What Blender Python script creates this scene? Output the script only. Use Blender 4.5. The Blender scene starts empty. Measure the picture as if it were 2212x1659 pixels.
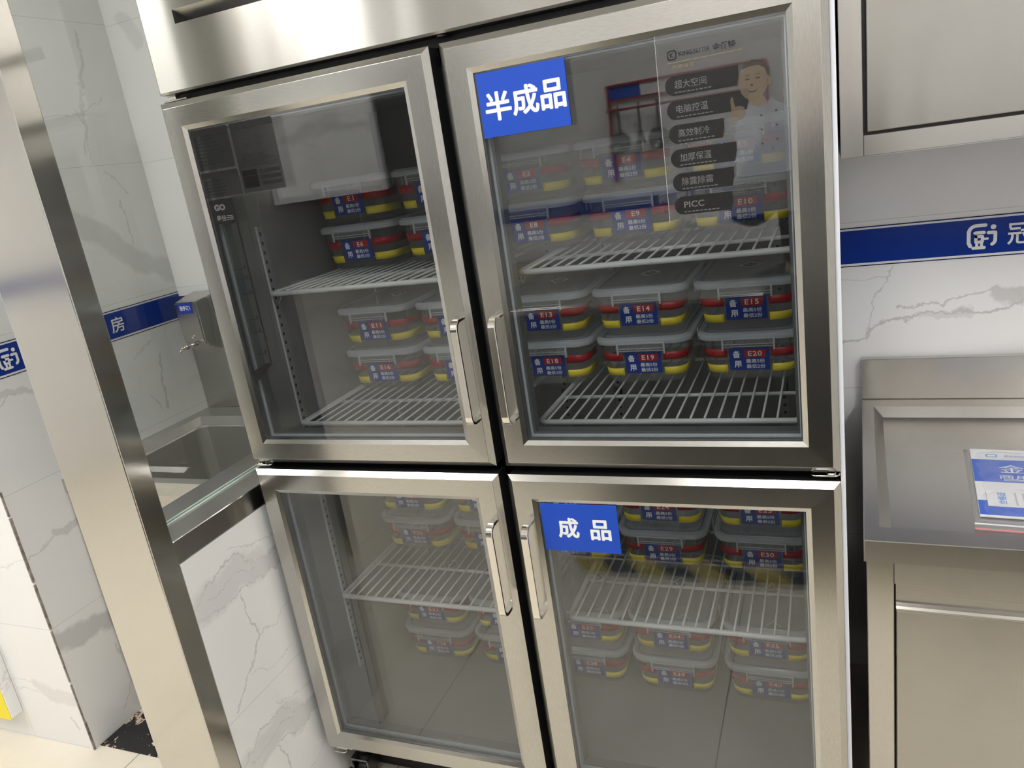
import bpy, bmesh, math, random
from mathutils import Vector, Matrix

random.seed(7)
SC = bpy.context.scene
COL = SC.collection
PI = math.pi

# ------------------------------------------------------------------ camera
F_PX = 1667.0
R0 = (0.92237682, 0.35808254, -0.14490654)      # image right
R1 = (-0.02469155, -0.31970281, -0.94719609)    # image down
R2 = (-0.38550141, 0.87724968, -0.28604485)     # forward
cam_d = bpy.data.cameras.new('camera')
cam = bpy.data.objects.new('camera', cam_d)
COL.objects.link(cam)
M = Matrix.Identity(4)
for i in range(3):
    M[i][0] = R0[i]; M[i][1] = -R1[i]; M[i][2] = -R2[i]
M.translation = Vector((1.2045, -1.2454, 1.5054))
cam.matrix_world = M
cam_d.sensor_width = 36.0
cam_d.lens = F_PX / 2212.0 * 36.0
cam_d.clip_start = 0.01
cam_d.clip_end = 60
SC.camera = cam

# ------------------------------------------------------------------ world, view, light levels
w = bpy.data.worlds.new('world'); SC.world = w
w.use_nodes = True
w.node_tree.nodes['Background'].inputs[0].default_value = (0.9, 0.95, 1.0, 1)
w.node_tree.nodes['Background'].inputs[1].default_value = 0.25
SC.view_settings.view_transform = 'Standard'
SC.view_settings.look = 'None'
SC.view_settings.gamma = 1.0
SC.view_settings.exposure = 0.22
SC.view_settings.use_curve_mapping = False
SC.cycles.transparent_max_bounces = 40
LAMP_STRENGTH = 24.0
LAMPS = [(-0.78, -1.45), (0.95, -1.45), (2.35, -1.45), (-1.85, -1.45)]
CEIL = 2.75

# ------------------------------------------------------------------ material helpers
def new_mat(name):
    m = bpy.data.materials.new(name); m.use_nodes = True
    nt = m.node_tree; nt.nodes.clear()
    out = nt.nodes.new('ShaderNodeOutputMaterial')
    return m, nt, out

def N(nt, kind, **kw):
    n = nt.nodes.new('ShaderNode' + kind)
    for k, v in kw.items():
        if k in n.bl_rna.properties.keys() and k not in ('inputs',):
            setattr(n, k, v)
    return n

def L(nt, a, b): nt.links.new(a, b)

def math_n(nt, op, a, b=None, c=None, clamp=False):
    n = nt.nodes.new('ShaderNodeMath'); n.operation = op; n.use_clamp = clamp
    for i, v in enumerate((a, b, c)):
        if v is None: continue
        if isinstance(v, (int, float)): n.inputs[i].default_value = v
        else: L(nt, v, n.inputs[i])
    return n.outputs[0]

def noise_n(nt, vec, scale, detail=3.0, rough=0.55, dist=0.0):
    n = nt.nodes.new('ShaderNodeTexNoise')
    n.inputs['Scale'].default_value = scale
    n.inputs['Detail'].default_value = detail
    n.inputs['Roughness'].default_value = rough
    n.inputs['Distortion'].default_value = dist
    if vec is not None: L(nt, vec, n.inputs['Vector'])
    return n

def ramp_n(nt, fac, stops):
    n = nt.nodes.new('ShaderNodeValToRGB')
    e = n.color_ramp.elements
    while len(e) < len(stops): e.new(0.5)
    for i, (p, c) in enumerate(stops):
        e[i].position = p
        e[i].color = (c[0], c[1], c[2], 1) if not isinstance(c, (int, float)) else (c, c, c, 1)
    L(nt, fac, n.inputs[0])
    return n.outputs[0]

def principled(name, col, rough=0.5, metal=0.0, spec=0.5, emit=None, estr=0.0, var=0.0, vscale=20.0):
    m, nt, out = new_mat(name)
    p = N(nt, 'BsdfPrincipled')
    p.inputs['Base Color'].default_value = (*col, 1)
    p.inputs['Roughness'].default_value = rough
    p.inputs['Metallic'].default_value = metal
    p.inputs['Specular IOR Level'].default_value = spec
    if var > 0:
        tc = N(nt, 'TexCoord')
        nz = noise_n(nt, tc.outputs['Object'], vscale, 4)
        lo = tuple(max(0, c * (1 - var)) for c in col); hi = tuple(min(1, c * (1 + var)) for c in col)
        L(nt, ramp_n(nt, nz.outputs['Fac'], [(0.3, lo), (0.7, hi)]), p.inputs['Base Color'])
    if emit:
        p.inputs['Emission Color'].default_value = (*emit, 1)
        p.inputs['Emission Strength'].default_value = estr
    L(nt, p.outputs[0], out.inputs[0])
    return m

def steel(name, brush='x', col=(0.60, 0.58, 0.54), rough=0.27, aniso=0.6, grain=0.25, blotch=0.05, tang=None, wave=0.0):
    """brushed stainless steel; brush = direction the grain runs along"""
    m, nt, out = new_mat(name)
    p = N(nt, 'BsdfPrincipled')
    p.inputs['Metallic'].default_value = 1.0
    tc = N(nt, 'TexCoord')
    mp = N(nt, 'Mapping')
    sc = {'x': (70, 520, 520), 'y': (520, 70, 520), 'z': (520, 520, 70)}[brush]
    mp.inputs['Scale'].default_value = sc
    L(nt, tc.outputs['Object'], mp.inputs['Vector'])
    g = noise_n(nt, mp.outputs[0], 1.0, 2, 0.6)
    b = noise_n(nt, tc.outputs['Object'], 7.0, 3, 0.6)
    r = math_n(nt, 'MULTIPLY_ADD', g.outputs['Fac'], grain * 0.30, rough - grain * 0.15)
    r2 = math_n(nt, 'MULTIPLY_ADD', b.outputs['Fac'], blotch * 2, r)
    r3 = math_n(nt, 'SUBTRACT', r2, blotch)
    L(nt, r3, p.inputs['Roughness'])
    lo = tuple(c * (1 - grain * .55) for c in col); hi = tuple(min(1, c * (1 + grain * .55)) for c in col)
    L(nt, ramp_n(nt, g.outputs['Fac'], [(0.3, lo), (0.7, hi)]), p.inputs['Base Color'])
    p.inputs['Anisotropic'].default_value = aniso
    # highlights stretch across the grain: tangent = normal x grain direction
    ge = N(nt, 'NewGeometry'); vm = nt.nodes.new('ShaderNodeVectorMath'); vm.operation = 'CROSS_PRODUCT'
    L(nt, ge.outputs['True Normal'], vm.inputs[0])
    tv = {'x': (1, 0.013, 0.017), 'y': (0.013, 1, 0.017), 'z': (0.013, 0.017, 1)}[brush]
    vm.inputs[1].default_value = tv
    L(nt, vm.outputs[0], p.inputs['Tangent'])
    if wave > 0:
        wm = N(nt, 'Mapping'); wm.inputs['Scale'].default_value = (3.0, 3.0, 0.35)
        L(nt, tc.outputs['Object'], wm.inputs['Vector'])
        wn = noise_n(nt, wm.outputs[0], 1.6, 2, 0.5)
        bp_ = N(nt, 'Bump'); bp_.inputs['Strength'].default_value = 1.0; bp_.inputs['Distance'].default_value = wave
        L(nt, wn.outputs['Fac'], bp_.inputs['Height']); L(nt, bp_.outputs[0], p.inputs['Normal'])
    L(nt, p.outputs[0], out.inputs[0])
    return m

def marble(name, uaxis, u0=0.0, z0=0.005, tile=(0.80, 0.41), seed=0.0, repeat=False, white=(0.86, 0.86, 0.86), amount=1.0, band=0.30, rough=0.12, low=0.12, veins=(), clouds=()):
    m, nt, out = new_mat(name)
    p = N(nt, 'BsdfPrincipled')
    tc = N(nt, 'TexCoord')
    sp = N(nt, 'SeparateXYZ'); L(nt, tc.outputs['Object'], sp.inputs[0])
    u = math_n(nt, 'ADD', sp.outputs['XYZ'.index(uaxis.upper())], 40 * tile[0] - u0)
    z = math_n(nt, 'ADD', sp.outputs[2], 40 * tile[1] - z0)
    tu = math_n(nt, 'MODULO', u, tile[0]); tz = math_n(nt, 'MODULO', z, tile[1])
    iu = math_n(nt, 'FLOOR', math_n(nt, 'DIVIDE', u, tile[0]))
    iz = math_n(nt, 'FLOOR', math_n(nt, 'DIVIDE', z, tile[1]))
    cx = N(nt, 'CombineXYZ')
    L(nt, tu, cx.inputs[0]); L(nt, tz, cx.inputs[1])
    if repeat:
        cx.inputs[2].default_value = seed
    else:
        s = math_n(nt, 'ADD', math_n(nt, 'MULTIPLY', iu, 1.37), math_n(nt, 'MULTIPLY_ADD', iz, 2.71, seed))
        L(nt, s, cx.inputs[2])
    P = cx.outputs[0]
    n1 = noise_n(nt, P, 5.0, 6, 0.62)
    # broad smoky band that crosses each tile
    wob = math_n(nt, 'MULTIPLY_ADD', n1.outputs['Fac'], 0.30, -0.15)
    nlow = noise_n(nt, P, 1.1, 2, 0.5)
    centre = math_n(nt, 'ADD', math_n(nt, 'MULTIPLY_ADD', nlow.outputs['Fac'], low, band - low / 2), wob)
    d = math_n(nt, 'ABSOLUTE', math_n(nt, 'SUBTRACT', tz, centre))
    n2 = noise_n(nt, P, 3.3, 3, 0.6)
    wid = math_n(nt, 'MULTIPLY_ADD', n2.outputs['Fac'], 0.16, -0.052)
    cloud = math_n(nt, 'LESS_THAN', d, wid)
    cl_in = math_n(nt, 'MULTIPLY', cloud, math_n(nt, 'MULTIPLY_ADD', ramp_n(nt, math_n(nt, 'ABSOLUTE', math_n(nt, 'SUBTRACT', noise_n(nt, P, 14, 5, 0.7, 0.6).outputs['Fac'], 0.5)), [(0.0, 1.0), (0.05, 0.35), (0.18, 0.0)]), 0.30, 0.22))
    edge = math_n(nt, 'SUBTRACT', 1.0, math_n(nt, 'MULTIPLY', math_n(nt, 'ABSOLUTE', math_n(nt, 'SUBTRACT', d, wid)), 300, clamp=True), clamp=True)
    edge = math_n(nt, 'MULTIPLY', edge, math_n(nt, 'GREATER_THAN', wid, 0.0))
    # thin cracks
    n3 = noise_n(nt, P, 2.6, 5, 0.6, 0.7)
    cr = math_n(nt, 'ABSOLUTE', math_n(nt, 'SUBTRACT', n3.outputs['Fac'], 0.5))
    cr = math_n(nt, 'SUBTRACT', 1.0, math_n(nt, 'MULTIPLY', cr, 110, clamp=True), clamp=True)
    msk = ramp_n(nt, noise_n(nt, P, 2.3, 2).outputs['Fac'], [(0.47, 0.0), (0.60, 1.0)])
    cr = math_n(nt, 'MULTIPLY', cr, msk)
    v = math_n(nt, 'MAXIMUM', math_n(nt, 'MAXIMUM', cl_in, math_n(nt, 'MULTIPLY', edge, 0.40)), math_n(nt, 'MULTIPLY', cr, 0.55))
    v = math_n(nt, 'MULTIPLY', v, amount, clamp=True)
    # single veins drawn where this wall has them: polylines in (u, z), roughened by noise
    if veins or clouds:
        wa = noise_n(nt, tc.outputs['Object'], 13.0, 5, 0.65); sw = N(nt, 'SeparateColor'); L(nt, wa.outputs['Color'], sw.inputs[0])
        pu = math_n(nt, 'MULTIPLY_ADD', math_n(nt, 'SUBTRACT', sw.outputs[0], 0.5), 0.075, sp.outputs['XYZ'.index(uaxis.upper())])
        pz0 = sp.outputs[2] if not repeat else math_n(nt, 'ADD', tz, z0 + tile[1])
        pz = math_n(nt, 'MULTIPLY_ADD', math_n(nt, 'SUBTRACT', sw.outputs[1], 0.5), 0.075, pz0)
        for lines, cloudy in ((veins, False), (clouds, True)):
            for pts, wdt, strg in lines:
                for (ua, za), (ub, zb) in zip(pts, pts[1:]):
                    du, dz = ub - ua, zb - za; l2 = du * du + dz * dz
                    au = math_n(nt, 'SUBTRACT', pu, ua); az = math_n(nt, 'SUBTRACT', pz, za)
                    tt = math_n(nt, 'ADD', math_n(nt, 'MULTIPLY', au, du / l2), math_n(nt, 'MULTIPLY', az, dz / l2), clamp=True)
                    eu = math_n(nt, 'MULTIPLY_ADD', tt, -du, au); ez = math_n(nt, 'MULTIPLY_ADD', tt, -dz, az)
                    dd = math_n(nt, 'SQRT', math_n(nt, 'ADD', math_n(nt, 'MULTIPLY', eu, eu), math_n(nt, 'MULTIPLY', ez, ez)))
                    k = math_n(nt, 'MULTIPLY', math_n(nt, 'SUBTRACT', 1.0, math_n(nt, 'DIVIDE', dd, wdt), clamp=True), 2.5 if cloudy else 1.6, clamp=True)
                    v = math_n(nt, 'MAXIMUM', v, math_n(nt, 'MULTIPLY', k, strg))
    mx = N(nt, 'Mix'); mx.data_type = 'RGBA'
    mx.inputs[6].default_value = (*white, 1); mx.inputs[7].default_value = (0.36, 0.35, 0.345, 1)
    L(nt, v, mx.inputs[0])
    # joints
    ju = math_n(nt, 'LESS_THAN', tu, 0.0016); jz = math_n(nt, 'LESS_THAN', tz, 0.0016)
    j = math_n(nt, 'MAXIMUM', ju, jz)
    mj = N(nt, 'Mix'); mj.data_type = 'RGBA'
    L(nt, math_n(nt, 'MULTIPLY', j, 0.55), mj.inputs[0]); L(nt, mx.outputs[2], mj.inputs[6])
    mj.inputs[7].default_value = (0.50, 0.49, 0.47, 1)
    L(nt, mj.outputs[2], p.inputs['Base Color'])
    p.inputs['Roughness'].default_value = rough
    p.inputs['Specular IOR Level'].default_value = 0.45
    L(nt, p.outputs[0], out.inputs[0])
    return m

def glass(name, tint=(0.95, 0.97, 0.96), ior=1.5, mult=1.0, rough=0.0):
    m, nt, out = new_mat(name)
    t = N(nt, 'BsdfTransparent'); t.inputs[0].default_value = (*tint, 1)
    g = N(nt, 'BsdfGlossy'); g.inputs['Roughness'].default_value = rough
    f = N(nt, 'Fresnel'); f.inputs['IOR'].default_value = ior
    geo = N(nt, 'NewGeometry')
    # the back faces must not see total internal reflection: flip the ratio
    lw = math_n(nt, 'MULTIPLY', f.outputs[0], mult, clamp=True)
    fac = math_n(nt, 'MULTIPLY', lw, math_n(nt, 'SUBTRACT', 1.0, geo.outputs['Backfacing']))
    mx = N(nt, 'MixShader')
    L(nt, fac, mx.inputs[0]); L(nt, t.outputs[0], mx.inputs[1]); L(nt, g.outputs[0], mx.inputs[2])
    L(nt, mx.outputs[0], out.inputs[0])
    return m

def plastic(name, col, alpha, rough=0.25, mult=1.0, tint=(1, 1, 1)):
    """clear or milky plastic: lets part of the light straight through, scatters the rest"""
    m, nt, out = new_mat(name)
    t = N(nt, 'BsdfTransparent'); t.inputs[0].default_value = (*tint, 1)
    d = N(nt, 'BsdfDiffuse'); d.inputs[0].default_value = (*col, 1)
    tr = N(nt, 'BsdfTranslucent'); tr.inputs[0].default_value = (*col, 1)
    md = N(nt, 'MixShader'); md.inputs[0].default_value = 0.45
    L(nt, d.outputs[0], md.inputs[1]); L(nt, tr.outputs[0], md.inputs[2])
    m1 = N(nt, 'MixShader'); m1.inputs[0].default_value = alpha
    L(nt, t.outputs[0], m1.inputs[1]); L(nt, md.outputs[0], m1.inputs[2])
    g = N(nt, 'BsdfGlossy'); g.inputs['Roughness'].default_value = rough
    lw = N(nt, 'LayerWeight'); lw.inputs[0].default_value = 0.25
    geo = N(nt, 'NewGeometry')
    fac = math_n(nt, 'MULTIPLY', math_n(nt, 'MULTIPLY', lw.outputs['Fresnel'], mult, clamp=True), math_n(nt, 'SUBTRACT', 1.0, geo.outputs['Backfacing']))
    m2 = N(nt, 'MixShader')
    L(nt, fac, m2.inputs[0]); L(nt, m1.outputs[0], m2.inputs[1]); L(nt, g.outputs[0], m2.inputs[2])
    L(nt, m2.outputs[0], out.inputs[0])
    return m

def film(name, col, alpha):
    """print on clear film"""
    m, nt, out = new_mat(name)
    t = N(nt, 'BsdfTransparent')
    p = N(nt, 'BsdfPrincipled'); p.inputs['Base Color'].default_value = (*col, 1); p.inputs['Roughness'].default_value = 0.4
    mx = N(nt, 'MixShader'); mx.inputs[0].default_value = alpha
    L(nt, t.outputs[0], mx.inputs[1]); L(nt, p.outputs[0], mx.inputs[2]); L(nt, mx.outputs[0], out.inputs[0])
    return m

# ------------------------------------------------------------------ mesh helpers
class MB:
    def __init__(s): s.bm = bmesh.new()
    def box(s, x0, x1, y0, y1, z0, z1, mi=0, bev=0.0, seg=1):
        t = bmesh.new()
        v = [t.verts.new(p) for p in ((x0,y0,z0),(x1,y0,z0),(x1,y1,z0),(x0,y1,z0),(x0,y0,z1),(x1,y0,z1),(x1,y1,z1),(x0,y1,z1))]
        for f in ((3,2,1,0),(4,5,6,7),(0,1,5,4),(1,2,6,5),(2,3,7,6),(3,0,4,7)): t.faces.new([v[i] for i in f])
        if bev > 0: bmesh.ops.bevel(t, geom=t.edges[:], offset=bev, segments=seg, profile=0.5, affect='EDGES')
        s.merge(t, mi); return s
    def merge(s, t, mi=0, smooth=False, mat=None):
        if mat is not None: bmesh.ops.transform(t, matrix=mat, verts=t.verts[:])
        for f in t.faces:
            f.material_index = mi; f.smooth = f.smooth or smooth
        me = bpy.data.meshes.new('tmp'); t.to_mesh(me); t.free()
        s.bm.from_mesh(me); bpy.data.meshes.remove(me)
    def merge_mesh(s, me, mat=None, mi=None):
        t = bmesh.new(); t.from_mesh(me)
        if mat is not None: bmesh.ops.transform(t, matrix=mat, verts=t.verts[:])
        if mi is not None:
            for f in t.faces: f.material_index = mi
        m2 = bpy.data.meshes.new('tmp'); t.to_mesh(m2); t.free(); s.bm.from_mesh(m2); bpy.data.meshes.remove(m2)
        return s
    def tube(s, pts, r, seg=8, mi=0, closed=False, flat=None):
        """round rod along a polyline; flat=(a,b) gives a flattened section"""
        pts = [Vector(p) for p in pts]; n = len(pts); rings = []
        t = bmesh.new()
        up = None
        for i, p in enumerate(pts):
            a = pts[i-1] if (i > 0 or closed) else p
            b = pts[(i+1) % n] if (i < n-1 or closed) else p
            d = (b - a).normalized()
            if up is None:
                up = Vector((0, 0, 1)) if abs(d.z) < 0.9 else Vector((1, 0, 0))
            side = d.cross(up).normalized(); upv = side.cross(d).normalized(); up = upv
            # miter scale
            k = 1.0
            if 0 < i < n-1 or closed:
                d1 = (p - a).normalized(); d2 = (b - p).normalized()
                c = max(0.5, math.sqrt(max(0.0, (1 + d1.dot(d2)) / 2)))
                k = 1 / c
            ring = []
            for j in range(seg):
                an = 2 * PI * (j + 0.5) / seg
                if flat: q = p + side * (math.cos(an) * flat[0]) + upv * (math.sin(an) * flat[1])
                else: q = p + side * (math.cos(an) * r) + upv * (math.sin(an) * r)
                ring.append(t.verts.new(q))
            rings.append(ring)
        m = n if closed else n - 1
        for i in range(m):
            a, b = rings[i], rings[(i+1) % n]
            for j in range(seg):
                f = t.faces.new((a[j], a[(j+1) % seg], b[(j+1) % seg], b[j])); f.smooth = True
        if not closed:
            t.faces.new(rings[0][::-1]); t.faces.new(rings[-1])
        bmesh.ops.recalc_face_normals(t, faces=t.faces[:])
        s.merge(t, mi); return s
    def prism(s, poly, y0, y1, mi=0, axis='y'):
        """polygon (a,b) extruded along an axis"""
        def mk(a, b, c): return {'y': (a, c, b), 'x': (c, a, b), 'z': (a, b, c)}[axis]
        t = bmesh.new()
        A = [t.verts.new(mk(a, b, y0)) for a, b in poly]; B = [t.verts.new(mk(a, b, y1)) for a, b in poly]
        n = len(poly)
        t.faces.new(A); t.faces.new(B[::-1])
        for i in range(n): t.faces.new((A[i], B[i], B[(i+1) % n], A[(i+1) % n]))
        bmesh.ops.recalc_face_normals(t, faces=t.faces[:])
        s.merge(t, mi); return s
    def lathe(s, prof, seg=16, mat=None, mi=0):
        t = bmesh.new(); rings = []
        for r, z in prof:
            rings.append([t.verts.new((r*math.cos(2*PI*j/seg), r*math.sin(2*PI*j/seg), z)) for j in range(seg)])
        for a, b in zip(rings, rings[1:]):
            for j in range(seg):
                f = t.faces.new((a[j], a[(j+1) % seg], b[(j+1) % seg], b[j])); f.smooth = True
        t.faces.new(rings[0][::-1]); t.faces.new(rings[-1])
        bmesh.ops.recalc_face_normals(t, faces=t.faces[:])
        s.merge(t, mi, mat=mat); return s
    def loft(s, rings, cap0=True, cap1=True, mi=0, smooth=False):
        t = bmesh.new(); R = [[t.verts.new(p) for p in r] for r in rings]; n = len(rings[0])
        for a, b in zip(R, R[1:]):
            for j in range(n):
                f = t.faces.new((a[j], a[(j+1) % n], b[(j+1) % n], b[j])); f.smooth = smooth
        if cap0: t.faces.new(R[0][::-1])
        if cap1: t.faces.new(R[-1])
        bmesh.ops.recalc_face_normals(t, faces=t.faces[:])
        s.merge(t, mi); return s
    def quads(s, verts, faces, mi=0):
        t = bmesh.new(); V = [t.verts.new(p) for p in verts]
        for f in faces: t.faces.new([V[i] for i in f])
        s.merge(t, mi); return s
    def mesh(s, name, mats):
        me = bpy.data.meshes.new(name); s.bm.to_mesh(me); s.bm.free()
        for m in (mats if isinstance(mats, (list, tuple)) else [mats]): me.materials.append(m)
        return me
    def build(s, name, mats, parent=None):
        return link(name, s.mesh(name, mats), parent)

def link(name, me, parent=None):
    o = bpy.data.objects.new(name, me); COL.objects.link(o)
    if parent: o.parent = parent
    return o

def thing(name, label, cat, loc=(0, 0, 0), rotz=0.0, group=None):
    o = bpy.data.objects.new(name, None); COL.objects.link(o)
    o.empty_display_size = 0.05
    o.location = loc; o.rotation_euler = (0, 0, rotz)
    return tag(o, label, cat, group)

def tag(o, label, cat, group=None, kind=None):
    o['label'] = label; o['category'] = cat
    if group: o['group'] = group
    if kind: o['kind'] = kind
    return o

def struct(o, label=None):
    o['kind'] = 'structure'
    if label: o['label'] = label
    return o

def copy_tree(o, parent=None):
    c = o.copy(); COL.objects.link(c)
    if parent: c.parent = parent
    for ch in list(o.children): copy_tree(ch, c)
    return c

# lettering -------------------------------------------------------------
_tc = {}
def text_raw(body, bold=0.0, spacing=1.0):
    key = (body, bold, spacing)
    if key not in _tc:
        c = bpy.data.curves.new('text', 'FONT'); c.body = body; c.offset = bold; c.resolution_u = 3; c.space_character = spacing
        o = bpy.data.objects.new('text', c); COL.objects.link(o)
        dg = bpy.context.evaluated_depsgraph_get()
        me = bpy.data.meshes.new_from_object(o.evaluated_get(dg))
        bpy.data.objects.remove(o); bpy.data.curves.remove(c)
        _tc[key] = me
    return _tc[key]

def put_text(mb, body, cx, cz, h, y, w=None, bold=0.0, depth=0.0003, plane='y', spacing=1.0, mi=0, tilt=None, strike=0.0):
    """lettering centred at (cx, cz) with glyph height h (and width w), on a plane y = const facing -y,
    plane 'x' -> facing +x with reading direction +y, 'z' -> lying flat"""
    if strike > 0:   # bold by over-striking
        for k in range(8):
            put_text(mb, body, cx + strike * math.cos(PI * k / 4), cz + strike * math.sin(PI * k / 4), h, y + 0.00004 + k * 0.00003, w, bold, depth, plane, spacing, mi, tilt)
    me = text_raw(body, bold, spacing)
    xs = [v.co.x for v in me.vertices]; ys = [v.co.y for v in me.vertices]
    x0, x1, y0, y1 = min(xs), max(xs), min(ys), max(ys)
    sy = h / (y1 - y0); sx = (w / (x1 - x0)) if w else sy
    t = bmesh.new(); t.from_mesh(me)
    bmesh.ops.remove_doubles(t, verts=t.verts[:], dist=1e-5)
    for v in t.verts:
        a = (v.co.x - (x0 + x1) / 2) * sx; b = (v.co.y - (y0 + y1) / 2) * sy
        off = 0.0
        if plane == 'y': v.co = Vector((cx + a, y + off, cz + b))
        elif plane == 'x': v.co = Vector((y - off, cx + a, cz + b))
        elif plane == '-y': v.co = Vector((cx - a, y - off, cz + b))
        else: v.co = Vector((cx + a, cz + b, y - off))
        if tilt: v.co = tilt(v.co)
    want = {'y': Vector((0, -1, 0)), 'x': Vector((1, 0, 0)), '-y': Vector((0, 1, 0)), 'z': Vector((0, 0, 1))}[plane]
    for f in t.faces:
        f.normal_update()
        if f.normal.dot(want) < 0: f.normal_flip()
    mb.merge(t, mi)

def rrect(hx, hy, r, z, n=5, cx=0, cy=0):
    pts = []
    for sx, sy, a0 in ((1, 1, 0), (-1, 1, 90), (-1, -1, 180), (1, -1, 270)):
        for i in range(n + 1):
            a = math.radians(a0 + 90 * i / n)
            pts.append((cx + sx * (hx - r) + r * math.cos(a), cy + sy * (hy - r) + r * math.sin(a), z))
    return pts

# ------------------------------------------------------------------ materials
ST_X = steel('steel_brushed_along_x', 'x', col=(0.56, 0.54, 0.51), rough=0.26, grain=0.07, blotch=0.015)
ST_Z = steel('steel_brushed_along_z', 'z', col=(0.56, 0.54, 0.51), rough=0.26, grain=0.07, blotch=0.015)
ST_Y = steel('steel_brushed_along_y', 'y', col=(0.56, 0.54, 0.51), rough=0.26, grain=0.07, blotch=0.015)
ST_HEAD = steel('steel_header', 'x', col=(0.61, 0.595, 0.56), rough=0.28, aniso=0.9, grain=0.03, blotch=0.01, wave=0.006)
ST_DOOR_R = steel('steel_door_rail', 'x', col=(0.53, 0.52, 0.49), rough=0.23, aniso=0.35, grain=0.12, blotch=0.012)
ST_DOOR_S = steel('steel_door_stile', 'z', col=(0.53, 0.52, 0.49), rough=0.23, aniso=0.35, grain=0.12, blotch=0.012)
ST_POST = steel('steel_post', 'z', col=(0.60, 0.585, 0.55), rough=0.15, aniso=0.4, grain=0.03, blotch=0.02)
ST_TOP = steel('steel_worktop', 'x', col=(0.52, 0.505, 0.48), rough=0.26, aniso=0.3, grain=0.07, blotch=0.02)
ST_CAB = steel('steel_cabinet', 'x', col=(0.46, 0.445, 0.42), rough=0.22, aniso=0.8, grain=0.05, wave=0.006)
CHROME = principled('handle_chrome', (0.78, 0.75, 0.70), 0.14, 1.0)
ALU = principled('aluminium_strip', (0.70, 0.75, 0.79), 0.25, 0.35)
ALU_DULL = principled('aluminium_dull', (0.30, 0.31, 0.31), 0.35, 0.3)
TRIM_D = principled('inner_trim_dark', (0.13, 0.14, 0.145), 0.35, 0.3)
BLACK = principled('black_gasket', (0.012, 0.012, 0.013), 0.45)
BLACKGLOSS = principled('black_plastic', (0.018, 0.018, 0.02), 0.3)
DARKMETAL = principled('dark_cavity', (0.02, 0.02, 0.02), 0.5, 0.0)
LINER = principled('liner_steel', (0.25, 0.25, 0.247), 0.45, 0.25, var=0.05, vscale=4)
FILMW = principled('white_protective_film', (0.86, 0.88, 0.95), 0.35)
WIRE = principled('coated_wire', (0.52, 0.54, 0.55), 0.35)
GLASS_DOOR = glass('door_glass', (0.945, 0.95, 0.95), 1.5, 1.75)
GLASS_PART = glass('partition_glass', (0.975, 0.988, 0.980), 1.5, 1.8)
GLASS_EDGE = principled('glass_edge', (0.75, 0.88, 0.82), 0.15, 0.0, 0.8)
PP_BODY = plastic('clear_polypropylene', (0.84, 0.86, 0.87), 0.065, 0.14, 1.0)
PP_LID = plastic('milky_lid_plastic', (0.82, 0.87, 0.91), 0.26, 0.16, 1.3)
PP_EDGE = plastic('plastic_edge_highlight', (0.84, 0.89, 0.93), 0.58, 0.16, 1.3)  # denser, paler edge plastic; bright edge highlights put into the material
PP_LATCH = plastic('latch_plastic', (0.82, 0.86, 0.89), 0.12, 0.2, 1.0)
PP_SEAL = plastic('blue_grey_seal', (0.10, 0.16, 0.36), 0.55, 0.3, 0.4)
RED = principled('red_tape', (0.38, 0.008, 0.014), 0.35)
YEL = principled('yellow_tape', (0.86, 0.72, 0.05), 0.35)
LBL_BLUE = principled('label_blue', (0.015, 0.050, 0.30), 0.28)
LBL_RED = principled('label_red', (0.38, 0.020, 0.020), 0.35)
INK_W = principled('white_ink', (0.86, 0.88, 0.90), 0.45)
SIGN_BLUE = principled('sign_blue', (0.005, 0.065, 0.50), 0.4)
BAND_BLUE = principled('band_blue', (0.006, 0.035, 0.28), 0.15)
BAND_W = principled('band_white', (0.84, 0.84, 0.86), 0.2)
BAND_DK = principled('band_dark_line', (0.004, 0.01, 0.10), 0.2)
YEL_SIGN = principled('warning_yellow', (0.95, 0.78, 0.02), 0.4)
INK_K = principled('black_ink', (0.01, 0.01, 0.01), 0.5)
GROUT = principled('chipped_grout', (0.30, 0.26, 0.23), 0.8, var=0.5, vscale=60)
CEIL_M = principled('ceiling_white', (0.82, 0.82, 0.80), 0.7)

# ------------------------------------------------------------------ room
def floor_mat():
    m, nt, out = new_mat('beige_floor_tile')
    p = N(nt, 'BsdfPrincipled'); tc = N(nt, 'TexCoord'); sp = N(nt, 'SeparateXYZ'); L(nt, tc.outputs['Object'], sp.inputs[0])
    u = math_n(nt, 'MODULO', math_n(nt, 'ADD', sp.outputs[0], 32.0 - 0.11), 0.8)
    v = math_n(nt, 'MODULO', math_n(nt, 'ADD', sp.outputs[1], 32.0 + 0.007), 0.8)
    j = math_n(nt, 'MAXIMUM', math_n(nt, 'LESS_THAN', u, 0.003), math_n(nt, 'LESS_THAN', v, 0.003))
    nz = noise_n(nt, tc.outputs['Object'], 6, 5)
    c = ramp_n(nt, nz.outputs['Fac'], [(0.3, (0.74, 0.68, 0.57)), (0.7, (0.79, 0.73, 0.62))])
    mx = N(nt, 'Mix'); mx.data_type = 'RGBA'; L(nt, j, mx.inputs[0]); L(nt, c, mx.inputs[6]); mx.inputs[7].default_value = (0.22, 0.20, 0.17, 1)
    L(nt, mx.outputs[2], p.inputs['Base Color']); p.inputs['Roughness'].default_value = 0.22
    L(nt, p.outputs[0], out.inputs[0]); return m

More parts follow.
